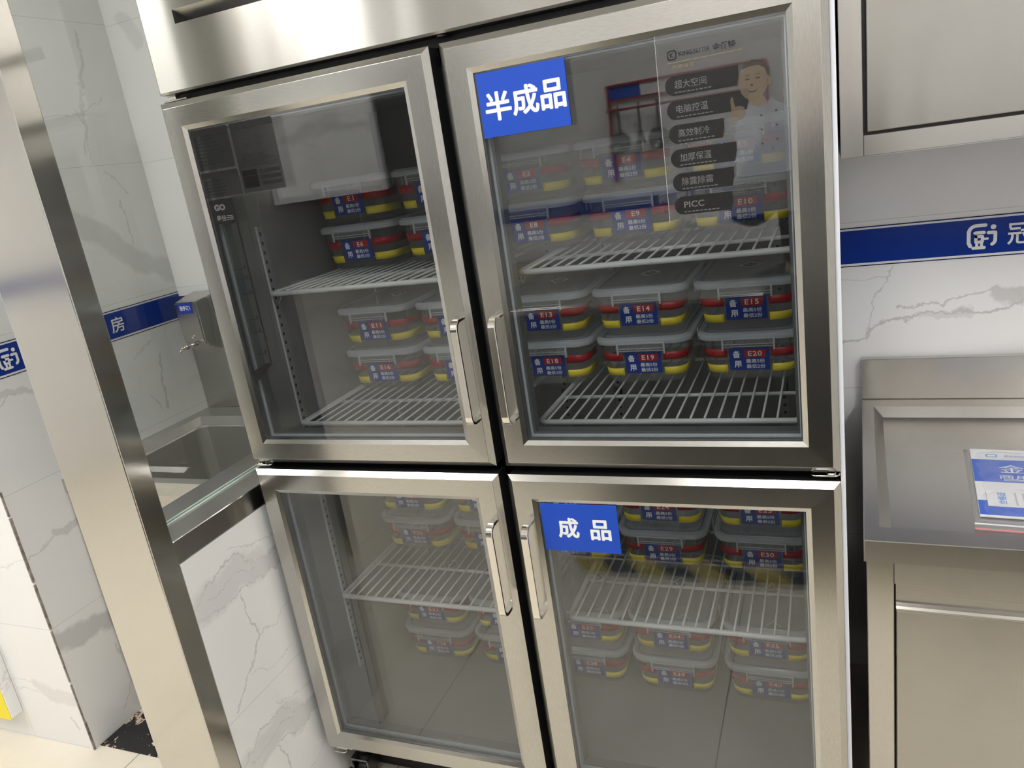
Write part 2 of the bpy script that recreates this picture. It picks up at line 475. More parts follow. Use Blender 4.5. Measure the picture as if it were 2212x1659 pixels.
def black_marble():
    m, nt, out = new_mat('black_marble')
    p = N(nt, 'BsdfPrincipled'); tc = N(nt, 'TexCoord')
    n1 = noise_n(nt, tc.outputs['Object'], 9, 6, 0.7, 1.2)
    c = ramp_n(nt, n1.outputs['Fac'], [(0.545, (0.012, 0.012, 0.013)), (0.565, (0.60, 0.44, 0.33)), (0.60, (0.75, 0.68, 0.58)), (0.615, (0.02, 0.02, 0.02))])
    L(nt, c, p.inputs['Base Color']); p.inputs['Roughness'].default_value = 0.12
    L(nt, p.outputs[0], out.inputs[0]); return m

XW0, XW1, YW0, YW1 = -3.2, 3.6, -2.68, 0.75
XL = -0.848
MB_Y = marble('marble_tile_back', 'x', u0=0.42, z0=0.0, seed=3.0, amount=0.0, veins=[
    ([(1.22, .937), (1.288, .977), (1.358, .990), (1.416, 1.009), (1.483, 1.003), (1.556, 1.003), (1.602, 1.019), (1.75, 1.01)], .0050, .50),
    ([(1.348, 1.023), (1.397, 1.033), (1.445, 1.027), (1.51, 1.041), (1.555, 1.06), (1.602, 1.024)], .0035, .45),
    ([(1.334, 1.117), (1.324, 1.08), (1.299, 1.039), (1.285, .977)], .0025, .40), ([(1.22, 1.10), (1.324, 1.085)], .002, .3), ([(1.21, 1.38), (1.33, 1.395)], .003, .35)],
    clouds=[([(1.555, 1.045), (1.62, 1.02), (1.80, 1.03)], .022, .40), ([(1.40, 1.004), (1.50, 1.001)], .012, .25), ([(-.773, 2.05), (-.73, 1.99)], .03, .22)])
MB_X = marble('marble_tile_left', 'y', u0=0.155, z0=0.005, seed=9.2, amount=0.0, veins=[
    ([(.634, 2.027), (.616, 1.91), (.577, 1.791), (.549, 1.685)], .007, .28), ([(.562, 1.817), (.568, 1.65)], .0035, .32), ([(.42, 1.78), (.56, 1.80), (.66, 1.84)], .003, .25),
    ([(.621, 1.541), (.629, 1.438), (.629, 1.35)], .0030, .40), ([(.60, 1.62), (.66, 1.56)], .003, .3), ([(.602, 1.031), (.583, .941), (.572, .855)], .006, .38), ([(.53, .93), (.55, .86)], .003, .35), ([(.50, 1.05), (.60, 1.10)], .003, .25),
    ([(-.02, .640), (.048, .655), (.142, .650)], .004, .30), ([(.14, .25), (.16, .12), (.10, .05)], .003, .3), ([(.05, 1.05), (.10, 1.075)], .003, .4)],
    clouds=[([(.40, 1.50), (.463, 1.483), (.537, 1.423), (.627, 1.343), (.754, 1.28)], .042, .28), ([(.06, 1.075), (.124, 1.076), (.20, 1.06)], .012, .28), ([(.08, .66), (.16, .66)], .014, .35), ([(-.02, .372), (.061, .350), (.20, .325)], .036, .45)])
MB_F = marble('marble_tile_corner_front', 'x', u0=-1.103, z0=0.005, seed=5.0, amount=0.0, veins=[([(-1.10, .215), (-1.05, .217), (-.99, .212)], .003, .25), ([(-1.09, .185), (-1.03, .178), (-.96, .172)], .003, .25), ([(-1.15, .62), (-1.0, .60), (-.86, .64)], .003, .2)],
    clouds=[([(-1.0, .208), (-.952, .188), (-.85, .175)], .028, .20), ([(-.897, .109), (-.879, .063)], .007, .3)])
MB_P = marble('marble_tile_half_wall', 'y', u0=0.40, z0=0.004, seed=1.7, repeat=True, amount=0.0, veins=[
    ([(-.117, .659), (-.106, .604), (-.088, .543), (-.116, .513), (-.136, .479), (-.172, .446), (-.207, .420)], .0038, .42), ([(-.088, .543), (-.023, .536), (.03, .56)], .0018, .3), ([(-.128, .467), (-.074, .445), (.0, .45)], .0018, .3),
    ([(-.10, .775), (-.04, .74), (.03, .735)], .002, .3), ([(-.24, .70), (-.15, .745), (-.085, .752), (-.05, .70)], .0025, .45), ([(-.24, .675), (-.12, .668), (-.02, .66), (.05, .66)], .0025, .45), ([(-.2, .70), (-.1, .71), (-.05, .69)], .002, .5), ([(-.05, .70), (.05, .69)], .002, .4)],
    clouds=[([(-.26, .690), (-.15, .700), (-.088, .715), (-.05, .690)], .046, .26), ([(-.05, .682), (.08, .675)], .026, .30), ([(-.088, .73), (-.088, .70)], .032, .25)])
MB_FR = marble('marble_tile_opposite', 'x', u0=0.3, z0=0.0, seed=21.0, amount=0.6)
FLOOR_M = floor_mat()

struct(MB().box(XW0, XW1, YW0, 1.2, -0.1, 0.0).build('floor', FLOOR_M), 'beige tiled kitchen floor')
struct(MB().box(XW0, XW1, YW0, 1.2, CEIL, CEIL + 0.1).build('ceiling', CEIL_M), 'white kitchen ceiling')
struct(MB().box(XL, XW1, YW1, YW1 + 0.15, 0, CEIL).build('wall_back', MB_Y), 'white marble-tiled wall behind the refrigerator and the counter')
wl = MB(); wl.box(XW0, XL, -0.027, YW1 + 0.15, 0, CEIL)
wl.bm.faces.ensure_lookup_table()
for f in wl.bm.faces: f.material_index = 1 if abs(f.normal.y) > 0.5 else 0
struct(wl.build('wall_left', [MB_X, MB_F]), 'marble-tiled wall corner behind the steel post')
struct(MB().box(XW0 - 0.15, XW0, YW0, -0.027, 0, CEIL).build('wall_far_left', MB_X), 'tiled wall at the far left end of the room')
struct(MB().box(XW1, XW1 + 0.15, YW0, YW1, 0, CEIL).build('wall_right', MB_X), 'tiled wall at the right end of the room')
struct(MB().box(XW0, XW1, YW0 - 0.15, YW0, 0, CEIL).build('wall_front', MB_FR), 'tiled wall opposite the refrigerator, seen in its glass')
# chipped brown grout along the corner arris
g = MB(); zz = 0.0
while zz < CEIL:
    h = random.uniform(0.05, 0.2)
    g.box(XL - 0.003, XL + 0.0006 + random.uniform(0, 0.0006), -0.0276, -0.0225 + random.uniform(-0.001, 0.003), zz, min(zz + h, CEIL)); zz += h + random.uniform(0, 0.02)
struct(g.build('trim_1', GROUT), 'chipped brown grout line down the wall corner')
struct(MB().box(XL, -0.19, -0.007, 0.14, 0.0, 0.0015).build('trim_2', black_marble()), 'black marble threshold strip on the floor')

# half wall under the glass partition
struct(MB().box(-0.185, -0.0225, -0.236, YW1, 0, 0.812).build('wall_partition', MB_P), 'low marble-tiled half wall left of the refrigerator')

# blue lettered band round the walls
def icon(mb, cx, cz, s, fn):
    """the cooking-pot character mark of the band, built of rounded strokes; s = half height"""
    lay = [0]
    def st(pts, r):
        lay[0] += 1
        dense = []
        for (a, b), (c, d) in zip(pts, pts[1:]):
            for k in range(6): dense.append((a + (c - a) * k / 6, b + (d - b) * k / 6))
        dense.append(pts[-1])
        L_, R_ = [], []
        for i, (a, b) in enumerate(dense):
            p0 = dense[max(0, i - 1)]; p1 = dense[min(len(dense) - 1, i + 1)]
            d = Vector((p1[0] - p0[0], p1[1] - p0[1])).normalized(); n = Vector((-d.y, d.x))
            L_.append((a + n.x * r, b + n.y * r)); R_.append((a - n.x * r, b - n.y * r))
        def cap(p, d):
            a0 = math.atan2(d[1], d[0])
            return [(p[0] + r * math.cos(a0 + PI / 2 - PI * k / 8), p[1] + r * math.sin(a0 + PI / 2 - PI * k / 8)) for k in range(1, 8)]
        e1 = Vector((dense[-1][0] - dense[-2][0], dense[-1][1] - dense[-2][1]))
        e0 = Vector((dense[0][0] - dense[1][0], dense[0][1] - dense[1][1]))
        # quads along the stroke and round ends
        t = bmesh.new()
        def V(p): return t.verts.new(fn(cx + p[0] * s, cz + p[1] * s, lay[0] * 0.00006))
        lv = [V(p) for p in L_]; rv = [V(p) for p in R_]
        for i in range(len(lv) - 1): t.faces.new((lv[i], lv[i+1], rv[i+1], rv[i]))
        t.faces.new([lv[-1]] + [V(p) for p in cap(dense[-1], e1)] + [rv[-1]])
        t.faces.new([rv[0]] + [V(p) for p in cap(dense[0], e0)] + [lv[0]])
        bmesh.ops.recalc_face_normals(t, faces=t.faces[:])
        mb.merge(t)
    arc = lambda x, y, r, a0, a1, n=8: [(x + r * math.cos(math.radians(a0 + (a1 - a0) * i / n)), y + r * math.sin(math.radians(a0 + (a1 - a0) * i / n))) for i in range(n + 1)]
    st([(0.30, 0.86)] + arc(-0.30, 0.34, 0.52, 90, 180) + [(-0.82, -0.45), (-0.70, -0.72)], 0.135)
    st([(-0.38, 0.30), (0.20, 0.30)], 0.13)
    st([(-0.33, 0.0), (0.12, 0.0), (0.12, -0.42), (-0.33, -0.42), (-0.33, 0.0)], 0.11)
    st([(0.14, -0.2), (0.46, -0.2)], 0.09)
    st([(-0.26, -0.52), (-0.26, -0.80)], 0.10); st([(0.06, -0.52), (0.06, -0.80)], 0.10)
    st([(-0.50, -0.88), (0.24, -0.88)], 0.12)
    st([(0.52, 0.26), (0.98, 0.26), (0.98, -0.30)] + arc(0.60, -0.32, 0.38, 0, -62), 0.125)
    t = bmesh.new()
    t.faces.new([t.verts.new(fn(cx + (0.84 + 0.19 * math.cos(2*PI*k/20)) * s, cz + (0.68 + 0.19 * math.sin(2*PI*k/20)) * s)) for k in range(20)])
    mb.merge(t)

def band(name, label, a0, a1, wallpos, plane, glyphs, icons):
    mb = MB(); e = 0.0012
    def bx(z0, z1, mi, t):
        if plane == 'y': mb.box(a0, a1, wallpos - t, wallpos + 0.001, z0, z1, mi)
        elif plane == '-y': mb.box(a0, a1, wallpos - 0.001, wallpos + t, z0, z1, mi)
        else: mb.box(wallpos - 0.001, wallpos + t, a0, a1, z0, z1, mi)
    bx(1.1260, 1.2185, 1, e)
    bx(1.1260, 1.1282, 2, e * 1.3); bx(1.2160, 1.2185, 2, e * 1.3)
    bx(1.1335, 1.2115, 0, e * 1.5)
    o = struct(mb.build(name, [BAND_BLUE, BAND_W, BAND_DK]), label)
    lt = MB()
    if plane == 'y': yy = wallpos - e * 1.5 - 0.0004; fn = lambda a, b, q=0: (a, yy - q, b)
    elif plane == '-y': yy = wallpos + e * 1.5 + 0.0004; fn = lambda a, b, q=0: (-a, yy + q, b)
    else: yy = wallpos + e * 1.5 + 0.0004; fn = lambda a, b, q=0: (yy + q, a, b)
    for ch, c in glyphs: put_text(lt, ch, c, 1.1725, 0.047, yy, w=0.050, bold=0.012, plane=plane)
    for c in icons: icon(lt, c if plane != '-y' else -c, 1.1725, 0.0285, fn)
    lt.build('lettering', BAND_W, o)
    return o
band('trim_3', 'blue lettered band along the tiled wall above the counter', 1.0, XW1, 0.75, 'y', [('冠', 1.590)], [1.514])
band('trim_4', 'blue lettered band along the left wall behind the post', -0.026, 0.7485, XL, 'x', [('房', 0.478)], [0.110])
band('trim_5', 'blue lettered band on the opposite wall', XW0, XW1, YW0, '-y', [('冠', 0.62), ('厨', 0.53), ('房', 0.44)], [0.70])

band('trim_6', 'blue lettered band on the far left wall', -2.66, -0.03, XW0, 'x', [], [-0.9])

# ceiling lamps
LAMP_M = principled('lamp_diffuser', (0.9, 0.9, 0.9), 0.5, emit=(1.0, 0.985, 0.95), estr=LAMP_STRENGTH)
FRAME_W = principled('lamp_frame', (0.8, 0.8, 0.8), 0.4)
for i, (lx, ly) in enumerate(LAMPS):
    if i == 0:
        lamp0 = thing('ceiling_light', 'x', 'light', (lx, ly, CEIL - 0.012))
        fr = MB()
        for k, a in enumerate(((-.16, .16, -.61, -.59), (-.16, .16, .59, .61), (-.16, -.14, -.59, .59), (.14, .16, -.59, .59))): MB().box(*a, 0, 0.012).build('frame', FRAME_W, lamp0)
        MB().box(-.14, .14, -.59, .59, 0.004, 0.010).build('diffuser', LAMP_M, lamp0)
        o = lamp0
    else:
        o = copy_tree(lamp0); o.location = (lx, ly, CEIL - 0.012)
    side = ['over the glass partition side', 'straight in front of the refrigerator', 'over the right counter side', 'at the far left end'][i]
    tag(o, f'long ceiling light panel {side}', 'ceiling light', 'ceiling light panels')

# ------------------------------------------------------------------ refrigerator
GAP, HU, HL, GZ = 0.0197, 0.7603, 0.7627, 0.0177
TW = 1.21; W = (TW - GAP) / 2; ZB = 0.15
BV, FW, IB, DB, DG = 0.0106, 0.0366, 0.008, 0.0090, 0.0042
Z1, Z2, Z3 = ZB + HL, ZB + HL + GZ, ZB + HL + GZ + HU
BX0, BX1, BY1 = 0.0005, 1.2170, 0.735
fridge = thing('display_refrigerator', 'large stainless steel four-door refrigerator with glass doors full of labelled food boxes', 'refrigerator', (0, 0, 0))
# cabinet shell: outer walls, liner inside
IX0, IX1, IY0, IY1, IZ0, IZ1 = 0.055, 1.158, 0.062, 0.690, 0.185, 1.660
IX0, IX1 = 0.053, 1.1655
b = MB()
b.box(BX0, IX0, 0.056, BY1, 0.12, 1.98, 0); b.box(IX1, BX1 - 0.001, 0.056, BY1, 0.12, 1.98, 0)
b.box(IX0, IX1, IY1, BY1, 0.12, 1.98, 0)
b.box(IX0, IX1, 0.062, IY1, 0.12, IZ0, 0); b.box(IX0, IX1, 0.062, IY1, IZ1, 1.98, 0)
b.build('cabinet_body', LINER, fridge)
MB().box(BX1 - 0.0008, BX1 + 0.0006, 0.020, BY1, 0.118, 1.982).box(BX1 - 0.0066, BX1 - 0.0008, 0.0195, 0.0500, 0.118, 1.7065).build('side_panel', FILMW, fridge)['label'] = 'side panel under white protective film'
MB().box(BX0 - 0.0065, BX0 - 0.0002, 0.021, BY1, 1.7075, 1.982).build('side_panel', ST_Z, fridge)
# front mullions behind the doors
mu = MB()
mu.box(0.004, 1.2125, 0.0505, 0.0615, Z1 - 0.03, Z2 + 0.03); mu.box(W - 0.03, W + GAP + 0.03, 0.0505, 0.0615, ZB, Z3)
mu.box(0.004, 1.2125, 0.0505, 0.0615, Z3 - 0.03, Z3 + 0.016); mu.box(0.004, 1.2125, 0.0505, 0.0615, 0.12, ZB + 0.03)
mu.box(0.004, 0.05, 0.0505, 0.0615, ZB, Z3); mu.box(1.165, 1.2125, 0.0505, 0.0615, ZB, Z3)
mu.build('front_frame', BLACK, fridge)
# header panel with recessed pull slot
HZ0, HZ1, HY = 1.7070, 1.982, 0.0165
hd = MB()
sx0, sx1, sz0, sz1 = 0.078, 1.137, 1.8235, 1.8480
def header_quads(mb):
    xs = [0.0, sx0, sx1, 1.2165]; zs = [HZ0 + 0.004, sz0, sz1, HZ1]
    for i in range(3):
        for j in range(3):
            if i == 1 and j == 1: continue
            mb.quads([(xs[i], HY, zs[j]), (xs[i+1], HY, zs[j]), (xs[i+1], HY, zs[j+1]), (xs[i], HY, zs[j+1])], [(0, 1, 2, 3)])
    # slot: sloping upper lip and dark floor
    mb.quads([(sx0, HY, sz1), (sx1, HY, sz1), (sx1 - .006, HY + .022, sz0 + .004), (sx0 + .006, HY + .022, sz0 + .004)], [(0, 1, 2, 3)])
    mb.quads([(sx0, HY, sz0), (sx1, HY, sz0), (sx1 - .006, HY + .022, sz0 + .004), (sx0 + .006, HY + .022, sz0 + .004)], [(0, 1, 2, 3)], 1)
    mb.quads([(sx0, HY, sz0), (sx0, HY, sz1), (sx0 + .006, HY + .022, sz0 + .004)], [(0, 1, 2)], 1)
    mb.quads([(sx1, HY, sz0), (sx1, HY, sz1), (sx1 - .006, HY + .022, sz0 + .004)], [(0, 1, 2)], 1)
    # returns
    mb.quads([(0, HY, HZ0 + .004), (1.2165, HY, HZ0 + .004), (1.2165, HY + .004, HZ0), (0, HY + .004, HZ0)], [(0, 1, 2, 3)])
    mb.quads([(0, HY + .004, HZ0), (1.2165, HY + .004, HZ0), (1.2165, 0.056, HZ0), (0, 0.056, HZ0)], [(0, 1, 2, 3)], 1)
    for x in (0.0, 1.2165):
        mb.quads([(x, HY, HZ0 + .004), (x, HY, HZ1), (x, 0.056, HZ1), (x, 0.056, HZ0), (x, HY + .004, HZ0)], [(0, 1, 2, 3, 4)])
    mb.quads([(0, HY, HZ1), (1.2165, HY, HZ1), (1.2165, 0.056, HZ1), (0, 0.056, HZ1)], [(0, 1, 2, 3)])
header_quads(hd)
hp = hd.build('header_panel', [ST_HEAD, BLACKGLOSS], fridge)
lk = MB(); lk.lathe([(0.011, 0), (0.011, 0.004), (0.007, 0.005), (0.007, 0.003), (0.0, 0.003)], 20, Matrix.Translation((0.613, 0.033, HZ0 - 0.0045)) )
lk.build('lock', BLACKGLOSS, hp)

def ring_loops(x0, z0, x1, z1, spec, mb, mats=(0, 1)):
    """picture-frame of 4-corner loops; spec = [(inset, y), ...]"""
    t = bmesh.new(); loops = []
    for ins, y in spec:
        loops.append([t.verts.new(p) for p in ((x0+ins, y, z0+ins), (x1-ins, y, z0+ins), (x1-ins, y, z1-ins), (x0+ins, y, z1-ins))])
    for a, c in zip(loops, loops[1:]):
        for j in range(4):
            f = t.faces.new((a[j], a[(j+1) % 4], c[(j+1) % 4], c[j])); f.material_index = mats[0] if j in (0, 2) else mats[1]
    bmesh.ops.recalc_face_normals(t, faces=t.faces[:])
    me = bpy.data.meshes.new('tmp'); t.to_mesh(me); t.free(); mb.bm.from_mesh(me); bpy.data.meshes.remove(me)

SP_M = None
def spacer_mat():
    m, nt, out = new_mat('perforated_spacer')
    p = N(nt, 'BsdfPrincipled'); tc = N(nt, 'TexCoord'); sp = N(nt, 'SeparateXYZ'); L(nt, tc.outputs['Object'], sp.inputs[0])
    a = math_n(nt, 'MODULO', math_n(nt, 'ADD', sp.outputs[0], 10.0), 0.004); c = math_n(nt, 'MODULO', math_n(nt, 'ADD', sp.outputs[2], 10.0), 0.004)
    dx = math_n(nt, 'GREATER_THAN', a, 0.002); dz = math_n(nt, 'GREATER_THAN', c, 0.002)
    dots = math_n(nt, 'MULTIPLY', dx, dz)
    row = math_n(nt, 'MULTIPLY', math_n(nt, 'GREATER_THAN', sp.outputs[1], 0.0170), math_n(nt, 'LESS_THAN', sp.outputs[1], 0.0186))
    k = math_n(nt, 'MULTIPLY', dots, row)
    mx = N(nt, 'Mix'); mx.data_type = 'RGBA'; L(nt, k, mx.inputs[0]); mx.inputs[6].default_value = (0.20, 0.22, 0.24, 1); mx.inputs[7].default_value = (0.95, 0.95, 0.95, 1)
    L(nt, mx.outputs[2], p.inputs['Base Color']); p.inputs['Metallic'].default_value = 0.85; p.inputs['Roughness'].default_value = 0.28
    L(nt, p.outputs[0], out.inputs[0]); return m
SP_M = spacer_mat()

def make_door(x0, z0, h, side, txt):
    x1, z1 = x0 + W, z0 + h
    fr = MB(); gi = BV + FW + IB
    ring_loops(x0, z0, x1, z1, [(0.003, 0.049), (0.003, DB + 0.0015), (0.0, DB + 0.0012), (0.0, DB), (BV, 0.0), (BV + 0.0006, -0.0001), (BV + FW - .0006, -0.0001), (BV + FW, 0.0002), (gi, DG), (gi, 0.0085)], fr)
    d = fr.build('door', [ST_DOOR_R, ST_DOOR_S], fridge)
    d['label'] = txt
    core = MB(); ring_loops(x0, z0, x1, z1, [(0.0015, DB + 0.003), (0.0015, 0.0495), (0.045, 0.0495), (0.045, DB + 0.003), (0.0015, DB + 0.003)], core, (0, 0))
    core.build('gasket', BLACK, d)
    MB().box(x0 + gi - .004, x1 - gi + .004, DG + 0.0006, DG + 0.0046, z0 + gi - .004, z1 - gi + .004).build('glass_pane', GLASS_DOOR, d)
    sp = MB(); ring_loops(x0, z0, x1, z1, [(gi - .006, 0.0092), (gi + .002, 0.0092), (gi + .002, 0.0192), (gi - .006, 0.0192), (gi - .006, 0.0092)], sp, (0, 0)); sp.build('glass_spacer', SP_M, d)
    MB().box(x0 + gi - .004, x1 - gi + .004, 0.0200, 0.0240, z0 + gi - .004, z1 - gi + .004).build('glass_pane', GLASS_DOOR, d)
    inn = MB(); ring_loops(x0, z0, x1, z1, [(gi - .008, 0.0246), (gi + .0045, 0.0250), (gi + .0045, 0.0276), (gi - .008, 0.0280)], inn, (0, 0))
    inn.build('inner_trim', ALU, d)
    inn = MB(); ring_loops(x0, z0, x1, z1, [(gi - .008, 0.0283), (gi + .0085, 0.0290), (gi + .0105, 0.0470), (gi - .008, 0.0490)], inn, (0, 0))
    inn.build('inner_trim', TRIM_D, d)
    # bow handle: flat strap with rounded corners
    hx = x1 - 0.0192 if side == 'R' else x0 + 0.0352
    hz0, hz1 = (1.031, 1.229) if z0 > 0.6 else (0.615, 0.816)
    r = 0.017; d0 = -0.036
    pts = [(hx, 0.0005, hz1)]
    pts += [(hx, d0 + r - r * math.sin(a), hz1 - r + r * math.cos(a)) for a in [PI / 2 * k / 7 for k in range(8)]]
    pts += [(hx, d0 + r - r * math.cos(a), hz0 + r - r * math.sin(a)) for a in [PI / 2 * k / 7 for k in range(8)]]
    pts += [(hx, 0.0005, hz0)]
    hm = MB(); t = bmesh.new(); prev = None; hw, ht = 0.0072, 0.0032
    P3 = [Vector(p) for p in pts]; rings = []
    for i, p in enumerate(P3):
        dd = (P3[min(i + 1, len(P3) - 1)] - P3[max(i - 1, 0)]).normalized(); nn = Vector((1, 0, 0)).cross(dd)
        c = 0.0012
        rings.append([t.verts.new(p + Vector((sx * (hw - cx_), 0, 0)) + nn * (sy * (ht - cy_))) for sx, sy, cx_, cy_ in
                      ((-1, -1, c, 0), (1, -1, c, 0), (1, -1, 0, c), (1, 1, 0, c), (1, 1, c, 0), (-1, 1, c, 0), (-1, 1, 0, c), (-1, -1, 0, c))])
    for a, c in zip(rings, rings[1:]):
        for j in range(8): t.faces.new((a[j], a[(j+1) % 8], c[(j+1) % 8], c[j])).smooth = False
    t.faces.new(rings[0]); t.faces.new(rings[-1]); bmesh.ops.recalc_face_normals(t, faces=t.faces[:])
    hm.merge(t); hm.build('handle', CHROME, d)
    # small hinge plates
    ex = x0 + 0.002 if side == 'R' else x1 - 0.046
    hg = MB()
    if z0 > 0.6:
        hg.box(ex + 0.004, ex + 0.062, 0.012, 0.046, z1 + 0.001, z1 + 0.0042, 0, 0.001)
        hg.box(ex + 0.010, ex + 0.030, 0.018, 0.034, z1 + 0.0045, z1 + 0.012, 0, 0.0015)
        zc = z0 - 0.0075
        ring = rrect(0.0215, 0.0085, 0.008, 0, 6); h2 = MB()
        h2.tube([(ex + 0.0225 + px, 0.016 + py, zc) for px, py, _ in ring], 0.0016, 6, closed=True)
        h2.lathe([(0.007, -0.004), (0.008, 0.0), (0.007, 0.004)], 14, Matrix.Translation((ex + (0.012 if side == 'R' else 0.032), 0.016, zc)))
    else:
        hg.box(ex, ex + 0.068, 0.012, 0.05, z0 - 0.0065, z0 - 0.0035, 0, 0.001)
        ring = rrect(0.018, 0.010, 0.008, 0, 6); h2 = MB()
        h2.tube([(ex + 0.024 + px, 0.024 + py, z0 - 0.022) for px, py, _ in ring], 0.0018, 6, closed=True)
        h2.box(ex + 0.008, ex + 0.04, 0.026, 0.048, z0 - 0.024, z0 - 0.007)
    hg.build('hinge_plate', CHROME, d); h2.build('hinge_bracket', CHROME, d)
    return d
make_door(0.0, Z2, HU, 'R', 'upper left glass door')
make_door(W + GAP, Z2, HU, 'L', 'upper right glass door')
make_door(0.0, ZB, HL, 'R', 'lower left glass door')
make_door(W + GAP, ZB, HL, 'L', 'lower right glass door')

# interior: pilasters (slotted shelf standards)
def pilaster_y(x, y, z0, z1, parent):          # on the back wall, facing -y
    m = MB(); hw = 0.009
    m.box(x - hw, x - hw * .45, y - .003, y, z0, z1); m.box(x + hw * .45, x + hw, y - .003, y, z0, z1)
    z = z0
    while z < z1 - .01:
        m.box(x - hw * .45, x + hw * .45, y - .003, y, z, z + .0125); z += .0205
    o = m.build('shelf_standard', ALU_DULL, parent)
    MB().box(x - hw * .44, x + hw * .44, y - .0008, y - .0002, z0, z1).build('slots', BLACK, o)
def pilaster_x(x, s, y, z0, z1, parent):       # on a side wall
    m = MB(); hw = 0.009; xa, xb = (x, x + .003) if s > 0 else (x - .003, x)
    m.box(xa, xb, y - hw, y - hw * .45, z0, z1); m.box(xa, xb, y + hw * .45, y + hw, z0, z1)
    z = z0
    while z < z1 - .01:
        m.box(xa, xb, y - hw * .45, y + hw * .45, z, z + .0125); z += .0205
    lo = (x + .0002, x + .0008) if s > 0 else (x - .0008, x - .0002)
    o = m.build('shelf_standard', ALU_DULL, parent)
    MB().box(*lo, y - hw * .44, y + hw * .44, z0, z1).build('slots', BLACK, o)
    MB().box(*((x, x + .0042) if s > 0 else (x - .0042, x)), y - hw - .0020, y - hw, z0, z1).build('edge_strip', WIRE, o)
for za, zb in ((0.985 - 0.06, 1.43), (0.30, 0.86)):
    pilaster_x(IX0, 1, 0.142, za, zb, fridge); pilaster_x(IX0, 1, 0.560, za, zb, fridge)
    pilaster_x(IX1, -1, 0.142, za, zb, fridge); pilaster_x(IX1, -1, 0.560, za, zb, fridge)
    for xx in (0.512, 0.664, 1.088): pilaster_y(xx, IY1, za - .09, zb, fridge)

# base, casters
MB().box(0.03, 1.19, 0.128, 0.70, 0.085, 0.118).build('base_frame', BLACKGLOSS, fridge)
MB().box(0.012, 1.205, 0.120, 0.126, 0.004, 0.1175).build('underside_shade', BLACK, fridge)  # black sheet standing in for the deep shade under the cabinet
for cx, cy in ((0.05, 0.075), (1.16, 0.075), (0.05, 0.62), (1.16, 0.62)):
    m = MB(); m.box(cx - .035, cx + .035, cy - .035, cy + .035, 0.1130, 0.1195, 0, .002); m.lathe([(0.014, 0.076), (0.014, 0.1128)], 14, Matrix.Translation((cx, cy, 0)))
    m.box(cx - .026, cx - .019, cy - .03, cy + .03, 0.03, 0.078, 0, .002); m.box(cx + .019, cx + .026, cy - .03, cy + .03, 0.03, 0.078, 0, .002); m.box(cx - .026, cx + .026, cy - .03, cy + .03, 0.072, 0.0785, 0, .002)
    m.box(cx - .026, cx + .026, cy - .050, cy - .034, 0.048, 0.060, 0, .004, 3)
    cs = m.build('caster', principled('caster_steel', (0.22, 0.22, 0.22), 0.25, 1.0) if 'caster_steel' not in bpy.data.materials else bpy.data.materials['caster_steel'], fridge)
    MB().lathe([(0.0, -.016), (0.026, -.016), (0.030, -.010), (0.030, .010), (0.026, .016), (0.0, .016)][1:5], 22, Matrix.Translation((cx, cy, 0.0305)) @ Matrix.Rotation(PI/2, 4, 'Y')).build('wheel', BLACKGLOSS, cs)

# ------------------------------------------------------------------ wire shelves
def make_shelf(x0, x1, z, label):
    cx = (x0 + x1) / 2; hw = (x1 - x0) / 2 - 0.0045
    o = thing('wire_shelf', label, 'shelf', (cx, 0.385, z), 0, 'coated wire shelves inside the refrigerator')
    ring = rrect(hw, 0.268, 0.012, -0.0045, 4)
    MB().tube(ring, 0.0056, 10, closed=True).build('rim', WIRE, o)
    for yy in (-0.115, 0.14): MB().tube([(-hw, yy, -0.0058), (hw, yy, -0.0058)], 0.0038, 8).build('cross_bar', WIRE, o)
    m = MB(); n = int((2 * hw - 0.02) / 0.0257); 
    for i in range(n):
        xx = -hw + 0.0172 + i * 0.0257
        m.tube([(xx, -0.268, 0.0002), (xx, 0.268, 0.0002)], 0.0022, 6)
    m.build('wires', WIRE, o)
    for s in (-1, 1):
        MB().tube([(s * (hw + .002), -0.262, -0.008), (s * (hw + .003), -0.244, -0.030), (s * (hw + .002), -0.222, -0.008)], 0.0012, 6).build('clip', ALU, o)
    return o
SH = [(1.288, 'upper'), (0.983, 'middle'), (0.525, 'lower')]
for z, nm in SH:
    lev = {'upper': 'top level, under boxes E6 and E7', 'middle': 'second level, under boxes E16 and E17', 'lower': 'third level, under boxes E26 and E27'}[nm]
    make_shelf(0.0600, 0.5580, z, f'grey wire shelf behind the left doors, {lev}')
    lev = {'upper': 'top level, under boxes E9 and E10', 'middle': 'second level, under boxes E19 and E20', 'lower': 'third level, under boxes E29 and E30'}[nm]
    make_shelf(0.6500, 1.1520, z, f'grey wire shelf behind the right doors, {lev}')

# ------------------------------------------------------------------ food containers
BW, TWD, BD, TD, HC, RC = 0.0850, 0.0965, 0.1430, 0.1530, 0.0940, 0.030     # half sizes bottom/top
def halfs(z): k = z / HC; return BW + (TWD - BW) * k, BD + (TD - BD) * k
def per_pts(z, off, n=6):
    hx, hy = halfs(z); return rrect(hx + off, hy + off, RC + off, z, n)
body_m = MB()
outer = [rrect(BW - .006, BD - .006, RC - .004, 0.0, 6), rrect(BW - .001, BD - .001, RC, 0.004, 6)] + [per_pts(z, 0) for z in (0.010, 0.050, HC - .004)] + [rrect(TWD + .004, TD + .004, RC + .004, HC - .003, 6), rrect(TWD + .004, TD + .004, RC + .004, HC, 6)]
inner = [rrect(TWD - .002, TD - .002, RC - .002, HC, 6)] + [per_pts(z, -.0018) for z in (0.050, 0.010)] + [rrect(BW - .008, BD - .008, RC - .005, 0.002, 6)]
body_m.loft(outer + inner, True, True, 0, True)
BODY = body_m.mesh('body', PP_BODY)
lid_m = MB()
RL = 0.038; LX, LY = 0.1045, 0.1615
